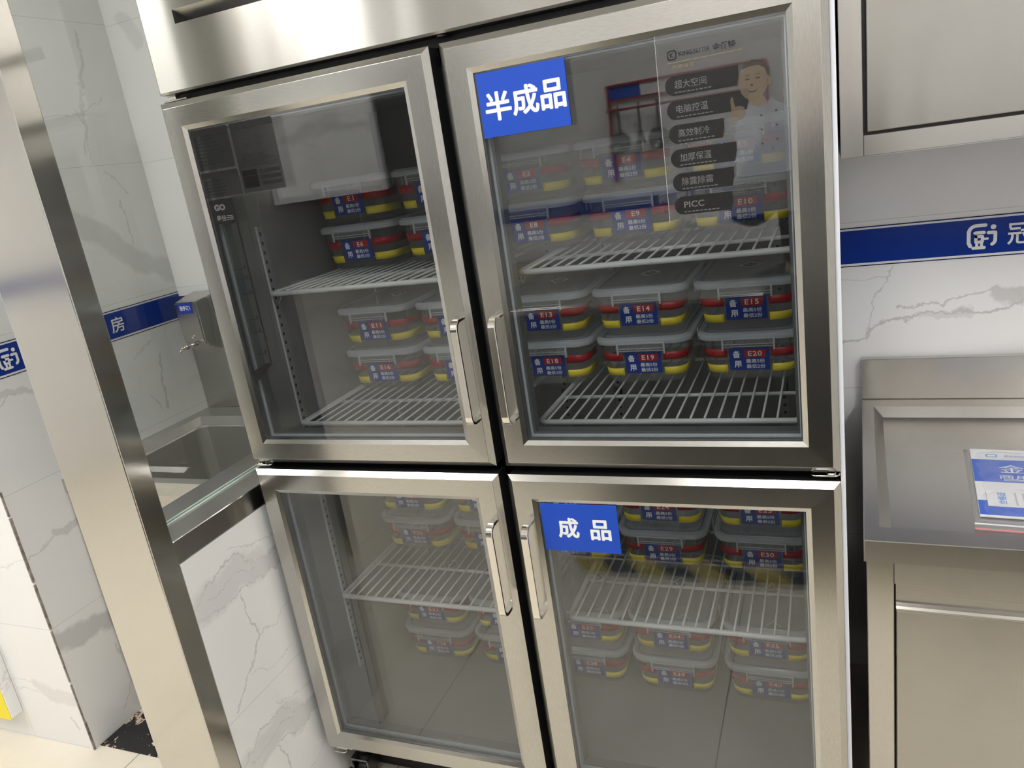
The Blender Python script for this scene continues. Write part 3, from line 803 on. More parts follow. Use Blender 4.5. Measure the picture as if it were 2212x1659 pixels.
prof = [(0.003, 0.0895), (0.0, 0.0905), (0.0, 0.1015), (0.0012, 0.1030), (0.0045, 0.1032), (0.0052, 0.1062), (0.0075, 0.1068), (0.0125, 0.1068), (0.0145, 0.1040), (0.0170, 0.1040), (0.0185, 0.1058), (0.034, 0.1062), (0.036, 0.1050), (0.040, 0.1050), (0.041, 0.1060)]
lid_m.loft([rrect(LX - i, LY - i, max(.004, RL - i * .8), z, 6) for i, z in prof] , False, True, 0, True)
low = [(0.043, 0.1045), (0.0080, 0.1022), (0.0035, 0.1005), (0.003, 0.0895)]
lid_m.loft([rrect(LX - i, LY - i, max(.004, RL - i * .8), z, 6) for i, z in low], True, False, 0, True)
for f in lid_m.bm.faces:
    c = f.calc_center_median()
    if (abs(c.x) > LX - .006 or abs(c.y) > LY - .006 or Vector((abs(c.x) - (LX - RL), abs(c.y) - (LY - RL))).length > RL - .006 and abs(c.x) > LX - RL and abs(c.y) > LY - RL): f.material_index = 1
LID = lid_m.mesh('lid', [PP_LID, PP_EDGE])
sl = MB(); sl.tube(rrect(LX - .0158, LY - .0158, RL - .0126, 0.1030, 6), 0.0016, 6, closed=True)
SEAL = sl.mesh('seal', PP_SEAL)
em = MB()
def diamond(a, b): return [(a, 0), (0, b), (-a, 0), (0, -b)]
for (a0, a1) in (((0.0235, 0.0330), (0.0185, 0.0260)),):
    o4, i4 = diamond(*a0), diamond(*a1); z0e, z1e = 0.1060, 0.10645
    for k in range(4):
        p, q = o4[k], o4[(k+1) % 4]; r_, s_ = i4[(k+1) % 4], i4[k]
        em.prism([p, q, r_, s_], z0e, z1e, 0, 'z')
em.prism(diamond(0.0150, 0.0210), 0.1060, 0.10635, 1, 'z')
put_text(em, 'BKXH', 0, 0, 0.0090, 0.1068, w=0.018, bold=0.01, plane='z')
EMB = em.mesh('emblem', [plastic('emblem_light', (0.85, 0.87, 0.89), 0.75, 0.3, .5), plastic('emblem_dark', (0.10, 0.12, 0.14), 0.55, 0.3, .5)])
def latch(w):
    m = MB()
    m.box(-w, w, -0.0016, 0.0, 0.0765, 0.0935)                       # flap plate
    m.box(-w, w, -0.0030, -0.0016, 0.0925, 0.0955, 1); m.box(-w, w, -0.0032, -0.0016, 0.0815, 0.0830, 1); m.box(-w, w, -0.0028, -0.0016, 0.0765, 0.0778, 1)
    for s in (-1, 1): m.box(s * (w - .0018) - .0018, s * (w - .0018) + .0018, -0.0036, 0.0002, 0.0695, 0.0965, 1)
    return m
lf = latch(0.052); bmesh.ops.translate(lf.bm, verts=lf.bm.verts[:], vec=(0, -LY - .0004, 0)); LAT_F = lf.mesh('latch', [PP_LATCH, PP_EDGE])
lb = latch(0.052); bmesh.ops.rotate(lb.bm, verts=lb.bm.verts[:], cent=(0, 0, 0), matrix=Matrix.Rotation(PI, 3, 'Z')); bmesh.ops.translate(lb.bm, verts=lb.bm.verts[:], vec=(0, LY + .0004, 0)); LAT_B = lb.mesh('latch', [PP_LATCH, PP_EDGE])
def latch_side(s):
    m = latch(0.066)
    for f in list(m.bm.verts): f.co.y *= 0.75
    bmesh.ops.rotate(m.bm, verts=m.bm.verts[:], cent=(0, 0, 0), matrix=Matrix.Rotation(PI / 2 * s, 3, 'Z'))
    bmesh.ops.translate(m.bm, verts=m.bm.verts[:], vec=(s * (LX + .0003), 0, 0)); return m.mesh('latch', [PP_LATCH, PP_EDGE])
LAT_R, LAT_L = latch_side(1), latch_side(-1)
def tape(side, z0, z1, mat, nm, wrap):
    """strip stuck on the front, from beside the label round the corner"""
    def path(z):
        hx, hy = halfs(z); hx += .0004; hy += .0004; r = RC
        pts = [(0.0440, -hy), (0.052, -hy), (hx - r, -hy)] + [(hx - r + r * math.sin(a), -hy + r - r * math.cos(a)) for a in [PI / 2 * k / 7 for k in range(1, 8)]] + [(hx, -hy + r + wrap)]
        return [(side * x, y, z) for x, y in pts]
    a, c = path(z0), path(z1); m = MB(); n = len(a)
    thick = .0004
    def outp(p, q): return q
    V = a + c; F = [(i, i + 1, n + i + 1, n + i) for i in range(n - 1)]
    m.quads(V, F if side > 0 else [f[::-1] for f in F])
    for f in m.bm.faces: f.smooth = True
    bmesh.ops.solidify(m.bm, geom=m.bm.faces[:], thickness=thick)
    return m.mesh(nm, mat)
RED_R, RED_L = tape(1, 0.0515, 0.0690, RED, 'red_tape', 0.05), tape(-1, 0.0515, 0.0690, RED, 'red_tape', 0.02)
YEL_R, YEL_L = tape(1, 0.0175, 0.0345, YEL, 'yellow_tape', 0.06), tape(-1, 0.0175, 0.0345, YEL, 'yellow_tape', 0.03)
def ytilt(z): return -halfs(z)[1]
LABZ = 0.0460
def tiltf(co): return Vector((co.x, co.y + ytilt(co.z), co.z))
lm = MB(); lh, lw_ = 0.0240, 0.0395
V = [(sx * lw_, ytilt(LABZ + sz * lh) - d, LABZ + sz * lh) for d in (0.0002, 0.0009) for sx, sz in ((-1, -1), (1, -1), (1, 1), (-1, 1))]
lm.quads(V, [(0, 1, 2, 3)[::-1], (4, 5, 6, 7), (0, 1, 5, 4), (1, 2, 6, 5), (2, 3, 7, 6), (3, 0, 4, 7)])
LABEL = lm.mesh('label', LBL_BLUE)
pm = MB(); pz0, pz1 = LABZ + 0.0035, LABZ + 0.0210
V = [(x, ytilt(z) - d, z) for d in (0.0010, 0.0013) for x, z in ((-0.0095, pz0), (0.0325, pz0), (0.0325, pz1), (-0.0095, pz1))]
pm.quads(V, [(0, 1, 2, 3)[::-1], (4, 5, 6, 7), (0, 1, 5, 4), (1, 2, 6, 5), (2, 3, 7, 6), (3, 0, 4, 7)])
PATCH = pm.mesh('number_patch', LBL_RED)
tm = MB()
put_text(tm, '备', -0.0250, LABZ + 0.0110, 0.0158, -0.0013, w=0.0150, bold=0.028, tilt=tiltf)
put_text(tm, '用', -0.0238, LABZ - 0.0108, 0.0150, -0.0013, w=0.0140, bold=0.028, tilt=tiltf)
put_text(tm, '最高5份', 0.0115, LABZ - 0.0045, 0.0090, -0.0013, w=0.0370, bold=0.014, tilt=tiltf)
put_text(tm, '最低2份', 0.0120, LABZ - 0.0162, 0.0090, -0.0013, w=0.0370, bold=0.014, tilt=tiltf)
LETTER = tm.mesh('lettering', INK_W)

COLX = [0.1680, 0.3880, 0.6080, 0.8265, 1.0440]
PITCH = 0.107; YC = 0.4820
LEVELS = [(1, 1.288 + 0.0026 + PITCH), (6, 1.288 + 0.0026), (11, 0.983 + 0.0026 + PITCH), (16, 0.983 + 0.0026), (21, 0.525 + 0.0026 + PITCH), (26, 0.525 + 0.0026), (31, IZ0 + 0.0003 + PITCH), (36, IZ0 + 0.0003)]
# small individual shifts (x, y): the boxes are not set down in perfect rows
SHIFT = {30: (.0055, -.010), 25: (.0055, -.010), 40: (.0055, -.010), 35: (.0055, -.010), 29: (.001, -.010), 24: (.001, -.010), 39: (.001, -.012), 34: (.001, -.012), 28: (.0, -.008), 23: (.0, -.008), 38: (.0, -.010), 33: (.0, -.010), 9: (.003, 0), 4: (-.005, 0), 3: (-.003, 0), 20: (.002, 0), 36: (.003, -.002)}
proto = None
def container(num, x, z):
    global proto
    lab = f'clear plastic food box with red and yellow tape, its blue label numbered E{num}'
    if proto is None:
        o = thing('food_container', lab, 'food box', (x, YC, z), 0, 'numbered food boxes in the refrigerator')
        link('body', BODY, o); ld = link('lid', LID, o); link('seal', SEAL, ld); link('emblem', EMB, ld)
        for mm in (LAT_F, LAT_B, LAT_L, LAT_R): link('latch', mm, o)
        link('red_tape', RED_L, o); link('red_tape', RED_R, o); link('yellow_tape', YEL_L, o); link('yellow_tape', YEL_R, o)
        lb_ = link('label', LABEL, o); link('number_patch', PATCH, lb_); link('lettering', LETTER, lb_)
        proto = o
    else:
        o = copy_tree(proto); o.location = (x, YC, z); o['label'] = lab
        lb_ = [c for c in o.children if c.name.split('.')[0] == 'label'][0]
        for c in list(lb_.children):
            if c.name.split('.')[0] == 'number': bpy.data.objects.remove(c)
    nm = MB(); s = f'E{num}'
    put_text(nm, s, 0.0112, LABZ + 0.0122, 0.0108, -0.0016, w=0.0165 if num < 10 else 0.0270, bold=0.012, spacing=1.12, tilt=tiltf)
    link('number', nm.mesh('number', INK_W), lb_)
    dx, dy = SHIFT.get(num, (0, 0))
    o.location.x += dx; o.location.y += dy - 0.001 + random.uniform(-0.0015, 0.0015)
    o.rotation_euler = (0, 0, random.uniform(-0.007, 0.007))
    return o
for first, z in LEVELS:
    for i, x in enumerate(COLX): container(first + i, x, z)

# ------------------------------------------------------------------ signs on the glass doors
def door_sign(name, label, corners, text, h, wtxt, cx_off=0.0, rot=0.0):
    x0, x1, z0, z1 = corners
    cx, cz = (x0 + x1) / 2, (z0 + z1) / 2
    o = thing(name, label, 'sign', (cx, 0, cz)); o.rotation_euler = (0, rot, 0)
    MB().box(x0 - cx, x1 - cx, 0.0030, 0.0046, z0 - cz, z1 - cz, 0, 0.0003).build('board', SIGN_BLUE, o)
    t = MB()
    for s, dx, dz, ww in text: put_text(t, s, dx, dz, h, 0.0026, w=ww, strike=0.0013)
    t.build('lettering', INK_W, o)
door_sign('door_sign', 'bright blue sign on the upper right glass door reading 半成品', (0.6745, 0.8270, 1.5310, 1.6325), [('半', -0.0440, -0.003, 0.044), ('成', 0.0040, -0.0005, 0.044), ('品', 0.0515, 0.0005, 0.040)], 0.0430, None, rot=0.0)
door_sign('door_sign', 'bright blue sign on the lower right glass door reading 成品', (0.6750, 0.8260, 0.7550, 0.8555), [('成', -0.0235, 0.000, 0.040), ('品', 0.0400, -0.002, 0.038)], 0.041, None)

# ------------------------------------------------------------------ printed films on the upper doors
FB = film('print_black', (0.01, 0.01, 0.01), 0.80); FK = film('print_black_solid', (0.006, 0.006, 0.006), 0.96)
FG = film('print_grey', (0.014, 0.015, 0.015), 0.36); FT = film('print_grey_text', (0.38, 0.39, 0.39), 0.40)
FT2 = film('print_faint_text', (0.25, 0.26, 0.26), 0.35); FTD = film('print_dark_text', (0.01, 0.01, 0.01), 0.75); FO = film('print_ochre', (0.42, 0.30, 0.10), 0.45)
FSK = film('print_skin', (0.20, 0.155, 0.105), 0.33); FJ = film('print_jacket', (0.26, 0.28, 0.32), 0.16); FH = film('print_hair', (0.05, 0.045, 0.04), 0.38)
FCL = plastic('clear_film', (0.8, 0.8, 0.8), 0.035, 0.1, 0.4)
YF = 0.0038
def flat(mb, poly, y=YF, mi=0, t=0.0002): mb.prism(poly, y, y + t, mi)
def rpoly(x0, x1, z0, z1, r, n=5, corners=(1, 1, 1, 1)):
    pts = []
    for (cx, cz, a0, k) in ((x1, z1, 0, 0), (x0, z1, 90, 1), (x0, z0, 180, 2), (x1, z0, 270, 3)):
        if not corners[k]: pts.append((cx, cz)); continue
        sx = -1 if k in (0, 3) else 1; sz = -1 if k in (0, 1) else 1
        for i in range(n + 1):
            a = math.radians(a0 + 90 * i / n); pts.append((cx + sx * r + r * math.cos(a), cz + sz * r + r * math.sin(a)))
    return pts
def ell(cx, cz, rx, rz, n=28, rot=0.0):
    out = []
    for i in range(n):
        a = 2 * PI * i / n; x, z = rx * math.cos(a), rz * math.sin(a)
        out.append((cx + x * math.cos(rot) - z * math.sin(rot), cz + x * math.sin(rot) + z * math.cos(rot)))
    return out
# left: specification sheet and energy scale
ds = thing('specification_film', 'dark specification film in the top left corner of the upper left glass door', 'sticker', (0, 0, 0))
m = MB(); flat(m, rpoly(0.0580, 0.2575, 1.500, 1.6340, 0.002), YF + .0003); m.build('sheet', FCL, ds)
for x0, x1, z0, z1 in ((0.0595, 0.1495, 1.5555, 1.6195), (0.0595, 0.1515, 1.5025, 1.5405), (0.1560, 0.2555, 1.5025, 1.6195)): m = MB(); flat(m, rpoly(x0, x1, z0, z1, .003, corners=(0, 0, 1, 1))); m.build('panel', FG, ds)
for x0, x1, z0, z1 in ((0.0595, 0.1495, 1.6195, 1.6315), (0.0595, 0.1515, 1.5405, 1.5510), (0.1560, 0.2555, 1.6195, 1.6315)):
    m = MB(); flat(m, rpoly(x0, x1, z0, z1, .003, corners=(1, 1, 0, 0))); m.build('heading_bar', FK, ds)
for k in range(3): m = MB(); flat(m, rpoly(0.1605, 0.1965, 1.5110 + k * 0.0112, 1.5215 + k * 0.0112, .001)); m.build('table_cell', FK, ds)
m = MB()
for k in range(8): flat(m, [(0.066, 1.613 - k * .0066), (0.066 + random.uniform(.04, .078), 1.613 - k * .0066), (0.066 + .05, 1.6115 - k * .0066), (0.066, 1.6115 - k * .0066)], YF - .0003)
for k in range(5): flat(m, rpoly(0.066, 0.066 + random.uniform(.045, .08), 1.533 - k * .0062, 1.5345 - k * .0062, .0003), YF - .0003)
for k in range(7): flat(m, rpoly(0.166, 0.166 + random.uniform(.05, .082), 1.571 - k * .0035 , 1.5722 - k * .0035, .0003), YF - .0003)
for k in range(3): flat(m, rpoly(0.203, 0.250, 1.5130 + k * .0112, 1.5195 + k * .0112, .0005), YF - .0003)
put_text(m, '18.6', 0.1870, 1.5880, 0.0105, YF - .0003, w=0.016, bold=0.005)
put_text(m, '℃', 0.214, 1.600, 0.009, YF - .0003); put_text(m, '℃', 0.214, 1.587, 0.009, YF - .0003)
m.build('small_print', FTD, ds)
es = thing('scale_film', 'tall narrow dark scale sticker headed GO 最佳 on the upper left door', 'sticker', (0, 0, 0))
m = MB()
flat(m, [(0.0630, 1.4985), (0.0630, 1.4510), (0.1215, 1.4510), (0.1215, 1.4985)])
flat(m, [(0.0630, 1.4510), (0.0665, 1.4510), (0.0665, 1.1420), (0.0630, 1.1200)]); flat(m, [(0.1180, 1.4510), (0.1215, 1.4510), (0.1215, 1.1570), (0.1180, 1.1590)])
flat(m, [(0.0630, 1.1200), (0.0665, 1.1420), (0.1110, 1.1590), (0.1215, 1.1570), (0.0690, 1.1170)])
m.build('outline', FK, es)
m = MB(); flat(m, [(0.0665, 1.4510), (0.1180, 1.4510), (0.1180, 1.1590), (0.1110, 1.1590), (0.0665, 1.1420)]); m.build('scale_strip', film('print_scale', (0.03, 0.04, 0.045), 0.10), es)
m = MB(); put_text(m, 'GO', 0.0865, 1.4830, 0.0125, YF - .0003, w=0.028, bold=0.06); put_text(m, '最佳', 0.0850, 1.4620, 0.0120, YF - .0003, w=0.024, bold=0.02)
for k in range(3): flat(m, rpoly(0.099, 0.114, 1.4575 + k * .0035, 1.4590 + k * .0035, .0003), YF - .0003)
m.build('lettering', FT, es)
m = MB()
for z in (1.449, 1.358, 1.338, 1.307, 1.253, 1.225, 1.179):
    flat(m, [(0.084, z - .0008), (0.116, z), (0.116, z + .0008), (0.084, z)], YF - .0003); flat(m, [(0.108, z + .006), (0.112, z + .001), (0.113, z + .008), (0.111, z + .005)], YF - .0003)
m.build('tick_marks', FTD, es)
# right: advertising film
ad = thing('advertising_film', 'clear advertising film with black pills and a smiling cook giving a thumbs up', 'sticker', (0, 0, 0))
m = MB(); flat(m, rpoly(0.9690, 1.1585, 1.3600, 1.6385, .001), YF + .0003); m.build('sheet', FCL, ad)
m = MB(); flat(m, rpoly(0.9690, 0.9698, 1.3600, 1.6385, .0002), YF); m.build('sheet_edge', film('film_edge', (0.7, 0.7, 0.7), 0.35), ad)
pills = [(1.5625, 1.0865, '超大空间'), (1.5275, 1.0985, '电脑控温'), (1.4925, 1.0620, '高效制冷'), (1.4565, 1.0780, '加厚保温'), (1.4205, 1.0720, '除露除霜'), (1.3850, 1.0680, 'PICC')]
for zc, xr, s in pills:
    m = MB(); hh = 0.0138; sh = lambda x: 0.0
    pts = [(0.9790 + hh - hh * math.cos(a), zc + hh * math.sin(a)) for a in [PI / 2 - PI * k / 10 for k in range(11)]]
    flat(m, pts + [(xr - 0.003, zc - hh), (xr, zc), (xr, zc + hh)])
    pb = m.build('pill', FB, ad)
    t = MB()
    put_text(t, s, 0.9935 + (0.0235 if s != 'PICC' else 0.016), zc + 0.0012, 0.0118 if s != 'PICC' else 0.0095, YF - .0004, w=0.047 if s != 'PICC' else 0.031, bold=0.0 if s != 'PICC' else 0.012)
    t.build('lettering', FT, pb)
    t = MB()
    for q in range(9): flat(t, rpoly(0.9930 + q * .0062, 0.9930 + q * .0062 + 0.0045, zc - 0.0106, zc - 0.0090, .0003), YF - .0004)
    t.build('small_print', FT2, pb)
m = MB()
ro, ri = rpoly(0.9860, 1.0000, 1.5985, 1.6125, .004), rpoly(0.9878, 0.9982, 1.6003, 1.6107, .003)
for i in range(len(ro)):
    j = (i + 1) % len(ro); flat(m, [ro[i], ro[j], ri[j], ri[i]], YF)
put_text(m, 'K', 0.9930, 1.6055, 0.0068, YF, w=0.006, bold=0.03)
put_text(m, 'KING', 1.0130, 1.6058, 0.0062, YF, w=0.0200, bold=0.03); put_text(m, 'BETTER', 1.0365, 1.6058, 0.0062, YF, w=0.0235, bold=0.0)
put_text(m, '金佰特', 1.0685, 1.6062, 0.0105, YF, w=0.0330, bold=0.025)
put_text(m, '®', 1.0015, 1.6130, 0.0018, YF)
m.build('logo', FTD, ad)
m = MB()
put_text(m, '形象代言人', 1.0960, 1.3960, 0.0042, YF, w=0.020, bold=0.01); put_text(m, '刘仪伟', 1.1150, 1.3960, 0.0044, YF, w=0.0135, bold=0.02)
zsig = [(1.083, 1.405), (1.088, 1.409), (1.092, 1.404), (1.097, 1.410), (1.101, 1.403), (1.104, 1.412), (1.106, 1.402), (1.111, 1.407), (1.117, 1.404)]
m.tube([(a, YF, c) for a, c in zsig], 0.0004, 4)
m.build('signature', FTD, ad)
m = MB(); flat(m, [(0.9860, 1.5945), (1.0930, 1.5965), (1.0930, 1.5972), (0.9860, 1.5952)]); put_text(m, '商用冷柜', 1.0080, 1.5885, 0.0062, YF, w=0.034); m.build('ochre_print', FO, ad)
m = MB()   # cook: jacket, face, hair, hand
flat(m, [(1.1000, 1.5220), (1.0830, 1.5060), (1.0760, 1.4780), (1.0760, 1.4180), (1.1580, 1.4180), (1.1580, 1.5050), (1.1390, 1.5180), (1.1300, 1.5240), (1.1160, 1.5150)], YF); m.build('jacket', FJ, ad)
m = MB(); flat(m, ell(1.1065, 1.5510, 0.0205, 0.0262, rot=-0.08), YF - .0003); flat(m, ell(1.1285, 1.5480, 0.0030, 0.0060), YF - .0003); flat(m, [(1.0975, 1.5300), (1.1190, 1.5300), (1.1250, 1.5200), (1.1120, 1.5150), (1.1000, 1.5200)], YF - .0002)
flat(m, [(1.0745, 1.5340), (1.0725, 1.5290), (1.0735, 1.5180), (1.0720, 1.5060), (1.0770, 1.4990), (1.0890, 1.5010), (1.0930, 1.5080), (1.0920, 1.5170), (1.0860, 1.5200), (1.0795, 1.5190), (1.0775, 1.5260), (1.0770, 1.5320)], YF - .0003)
m.build('face', FSK, ad)
m = MB(); flat(m, [(1.0900, 1.5690), (1.0960, 1.5770), (1.1070, 1.5800), (1.1200, 1.5770), (1.1290, 1.5670), (1.1300, 1.5520), (1.1265, 1.5560), (1.1235, 1.5660), (1.1140, 1.5720), (1.1020, 1.5715)], YF - .0006)
for xx in (1.0985, 1.1130): flat(m, ell(xx, 1.5545, 0.0034, 0.0010), YF - .0006); flat(m, [(xx - .005, 1.5585), (xx, 1.5605), (xx + .005, 1.5590), (xx, 1.5595)], YF - .0006)
flat(m, [(1.1040, 1.5480), (1.1065, 1.5450), (1.1045, 1.5440), (1.1015, 1.5452)], YF - .0006)
flat(m, [(1.0975, 1.5400), (1.1015, 1.5378), (1.1075, 1.5375), (1.1135, 1.5405), (1.1075, 1.5355), (1.1010, 1.5360)], YF - .0006)
for zb_ in (1.502, 1.482, 1.462): flat(m, ell(1.1150, zb_, 0.0016, 0.0016, 10), YF - .0006); flat(m, ell(1.1360, zb_ + .004, 0.0016, 0.0016, 10), YF - .0006)
m.build('hair', FH, ad)

# ------------------------------------------------------------------ glass partition with post
gp = thing('glass_partition', 'glass partition in a broad stainless steel post and rail left of the refrigerator', 'partition', (-0.104, 0.25, 0))
def P_(m): bmesh.ops.translate(m.bm, verts=m.bm.verts[:], vec=(0.104, -0.25, 0)); return m
P_(MB().box(-0.1965, -0.0205, -0.2920, -0.2380, 0, CEIL - 0.004, 0, 0.0022, 2)).build('post', ST_POST, gp)
P_(MB().box(-0.1880, -0.0205, -0.2374, 0.7490, 0.8140, 0.8640, 0, 0.0015)).build('bottom_rail', ST_Y, gp)
P_(MB().box(-0.1880, -0.0205, -0.2374, 0.7490, CEIL - 0.07, CEIL - 0.004, 0, 0.0015)).build('top_rail', ST_Y, gp)
P_(MB().box(-0.1085, -0.0985, -0.2365, 0.7490, 0.8645, CEIL - 0.0705)).build('glass_pane', GLASS_PART, gp)
for gx in (-0.1110, -0.0982): P_(MB().box(gx, gx + .0022, -0.2365, 0.7490, 0.8643, 0.8672)).build('glazing_bead', GLASS_EDGE, gp)

# ------------------------------------------------------------------ sink unit behind the partition
sk = thing('sink_unit', 'stainless steel sink counter in the corner behind the glass partition', 'sink', (-0.52, 0.45, 0))
def S_(m): bmesh.ops.translate(m.bm, verts=m.bm.verts[:], vec=(0.52, -0.45, 0)); return m
SX0, SX1, SY0, SY1, SZ = -0.8475, -0.196, 0.145, 0.743, 0.800
top = MB()
def rect(x0, x1, y0, y1, z, r=0.0):
    return rrect((x1 - x0) / 2, (y1 - y0) / 2, max(r, 0.0005), z, 5, (x0 + x1) / 2, (y0 + y1) / 2)
loops = [rect(SX0, SX1, SY0, SY1, SZ - 0.038), rect(SX0, SX1, SY0, SY1, SZ), rect(SX0 + .047, SX1 - .05, SY0 + .030, SY1 - .088, SZ, .004), rect(SX0 + .067, SX1 - .07, SY0 + .052, SY1 - .110, SZ - .022, .004), rect(SX0 + .072, SX1 - .075, SY0 + .057, SY1 - .115, SZ - .022, .034),
         rect(SX0 + .075, SX1 - .078, SY0 + .060, SY1 - .118, SZ - .026, .034), rect(SX0 + .083, SX1 - .086, SY0 + .068, SY1 - .126, SZ - .245, .040), rect(SX0 + .11, SX1 - .11, SY0 + .09, SY1 - .15, SZ - .262, .03)]
top.loft(loops, False, True)
S_(top).build('sink_top', principled('sink_steel', (0.50, 0.49, 0.46), 0.36, 0.75), sk)
S_(MB().box(SX0 + .004, SX1 - .004, SY0 + .004, SY0 + .02, 0.10, SZ - .0385).box(SX0 + .004, SX0 + .02, SY0 + .02, SY1, 0.10, SZ - .0385).box(SX1 - .02, SX1 - .004, SY0 + .02, SY1, 0.10, SZ - .0385)).build('cabinet', ST_X, sk)
for lx in (SX0 + .03, SX1 - .03):
    for ly in (SY0 + .03, SY1 - .03): S_(MB().lathe([(0.018, 0.0), (0.018, 0.1)], 14, Matrix.Translation((lx, ly, 0)))).build('leg', ST_Z, sk)
tag(MB().box(XL + .001, -0.192, 0.7450, 0.7495, SZ + .001, 1.2020).build('splashback_panel', ST_TOP), 'stainless steel splashback sheet on the wall behind the sink', 'splashback')

# soap dispenser
sd = thing('soap_dispenser', 'wall-mounted stainless steel soap dispenser with blue 洗手液1 sticker in the corner above the sink', 'soap dispenser', (-0.711, 0.744, 1.0))
def D_(m): bmesh.ops.translate(m.bm, verts=m.bm.verts[:], vec=(0.711, -0.744, -1.0)); return m
t = bmesh.new()
front = [(-0.7560, 0.632, 1.0650), (-0.6690, 0.632, 1.0650), (-0.6690, 0.632, 1.1960), (-0.7590, 0.632, 1.1960)]
low = [(-0.7500, 0.665, 1.0300), (-0.6720, 0.665, 1.0300)]
back = [(-0.7720, 0.744, 1.0300), (-0.6480, 0.744, 1.0300), (-0.6480, 0.744, 1.2150), (-0.7740, 0.744, 1.2150)]
mid = [(-0.7700, 0.690, 1.0300), (-0.6500, 0.668, 1.0300), (-0.6500, 0.668, 1.2050), (-0.7720, 0.690, 1.2060)]
fv = [t.verts.new(p) for p in front]; lv = [t.verts.new(p) for p in low]; mv = [t.verts.new(p) for p in mid]; bv = [t.verts.new(p) for p in back]
t.faces.new((fv[0], fv[1], fv[2], fv[3])); t.faces.new((lv[0], lv[1], fv[1], fv[0]))
t.faces.new((fv[1], lv[1], mv[1])); t.faces.new((fv[1], mv[1], mv[2], fv[2])); t.faces.new((lv[0], fv[0], mv[0])); t.faces.new((mv[0], fv[0], fv[3], mv[3]))
t.faces.new((mv[1], bv[1], bv[2], mv[2])); t.faces.new((bv[0], mv[0], mv[3], bv[3])); t.faces.new((fv[3], fv[2], mv[2], mv[3])); t.faces.new((mv[3], mv[2], bv[2], bv[3]))
t.faces.new((lv[1], lv[0], mv[0], mv[1])); t.faces.new((mv[0], bv[0], bv[1], mv[1])); t.faces.new((bv[0], bv[3], bv[2], bv[1]))
bmesh.ops.bevel(t, geom=t.edges[:], offset=0.004, segments=2, affect='EDGES')
bmesh.ops.recalc_face_normals(t, faces=t.faces[:])
m = MB(); m.merge(t); bd = D_(m).build('body', ST_X, sd)
m = MB()
for r, y0, y1 in ((0.0060, 0.585, 0.634), (0.0088, 0.570, 0.592), (0.0050, 0.560, 0.572)): m.lathe([(r, 0), (r, y1 - y0)], 16, Matrix.Translation((-0.7060, y0, 1.0600)) @ Matrix.Rotation(-PI/2, 4, 'X'))
m.tube([(-0.7060, 0.562, 1.0600), (-0.7060, 0.556, 1.0500)], 0.0042, 10)
D_(m).build('spout', CHROME, sd)
m = MB(); m.lathe([(0.0060, 0), (0.0060, 0.002), (0.0042, 0.002), (0.0042, 0.0008), (0.0, 0.0008)][:4], 20, Matrix.Translation((-0.7120, 0.6322, 1.0830)) @ Matrix.Rotation(PI/2, 4, 'X')); D_(m).build('sight_hole', CHROME, sd)
stk = D_(MB().box(-0.7430, -0.6870, 0.6308, 0.6318, 1.1600, 1.1965)).build('sticker', principled('sticker_blue', (0.015, 0.045, 0.42), 0.4), sd)
m = MB(); put_text(m, '洗手液1', -0.7150, 1.1790, 0.0155, 0.6304, w=0.044, bold=0.03); D_(m).build('lettering', INK_W, stk)

# ------------------------------------------------------------------ right counter
ROT = -math.radians(1.86)
wc = thing('counter_cabinet', 'stainless steel kitchen counter cabinet right of the refrigerator', 'counter', (1.243, 0.02, 0), ROT)
CW = 1.5
top = MB()
loops = [rect(0.0, CW, 0.0, 0.722, 0.7600), rect(0.0, CW, 0.0, 0.722, 0.7990, .002), rect(.0015, CW - .0015, .0015, 0.7205, 0.8000, .002), rect(.025, CW - .025, .050, .650, .8000, .002), rect(.0445, CW - .0445, .086, .632, .7790, .002)]
top.loft(loops, False, True)
top.build('worktop', ST_TOP, wc)
MB().box(0.0, CW, 0.702, 0.724, 0.8002, 0.9020, 0, 0.0015).build('splashback', ST_X, wc)
for sx_ in (0.004, CW - .0455): MB().box(sx_, sx_ + .0415, 0.004, 0.05, 0.10, 0.7598, 0, .0012).build('stile', ST_Z, wc)
MB().box(0.0460, CW - .046, 0.004, 0.05, 0.7180, 0.7598, 0, .001).build('top_rail', ST_X, wc)
MB().box(0.004, CW - .004, 0.051, 0.70, 0.10, 0.7590).build('cabinet', BLACKGLOSS, wc)
for dx0, dx1 in ((0.0490, 0.748), (0.752, CW - .049)):
    dm = MB(); dm.box(dx0, dx1, 0.006, 0.046, 0.110, 0.6650, 0, .0015)
    dr = dm.build('door', ST_CAB, wc)
    lp = MB(); lp.prism([(0.0300, 0.6655), (0.0060, 0.6655), (0.0060, 0.6690), (0.0095, 0.6725), (0.0180, 0.6745), (0.0180, 0.6930), (0.0165, 0.6945), (0.0165, 0.7145), (0.0300, 0.7145)], dx0, dx1, 0, 'x')
    lp.build('pull_lip', ST_X, dr)
for lx in (.05, CW - .05):
    for ly in (.07, .64): MB().lathe([(0.02, 0.0), (0.02, 0.102)], 14, Matrix.Translation((lx, ly, 0))).build('leg', ST_Z, wc)

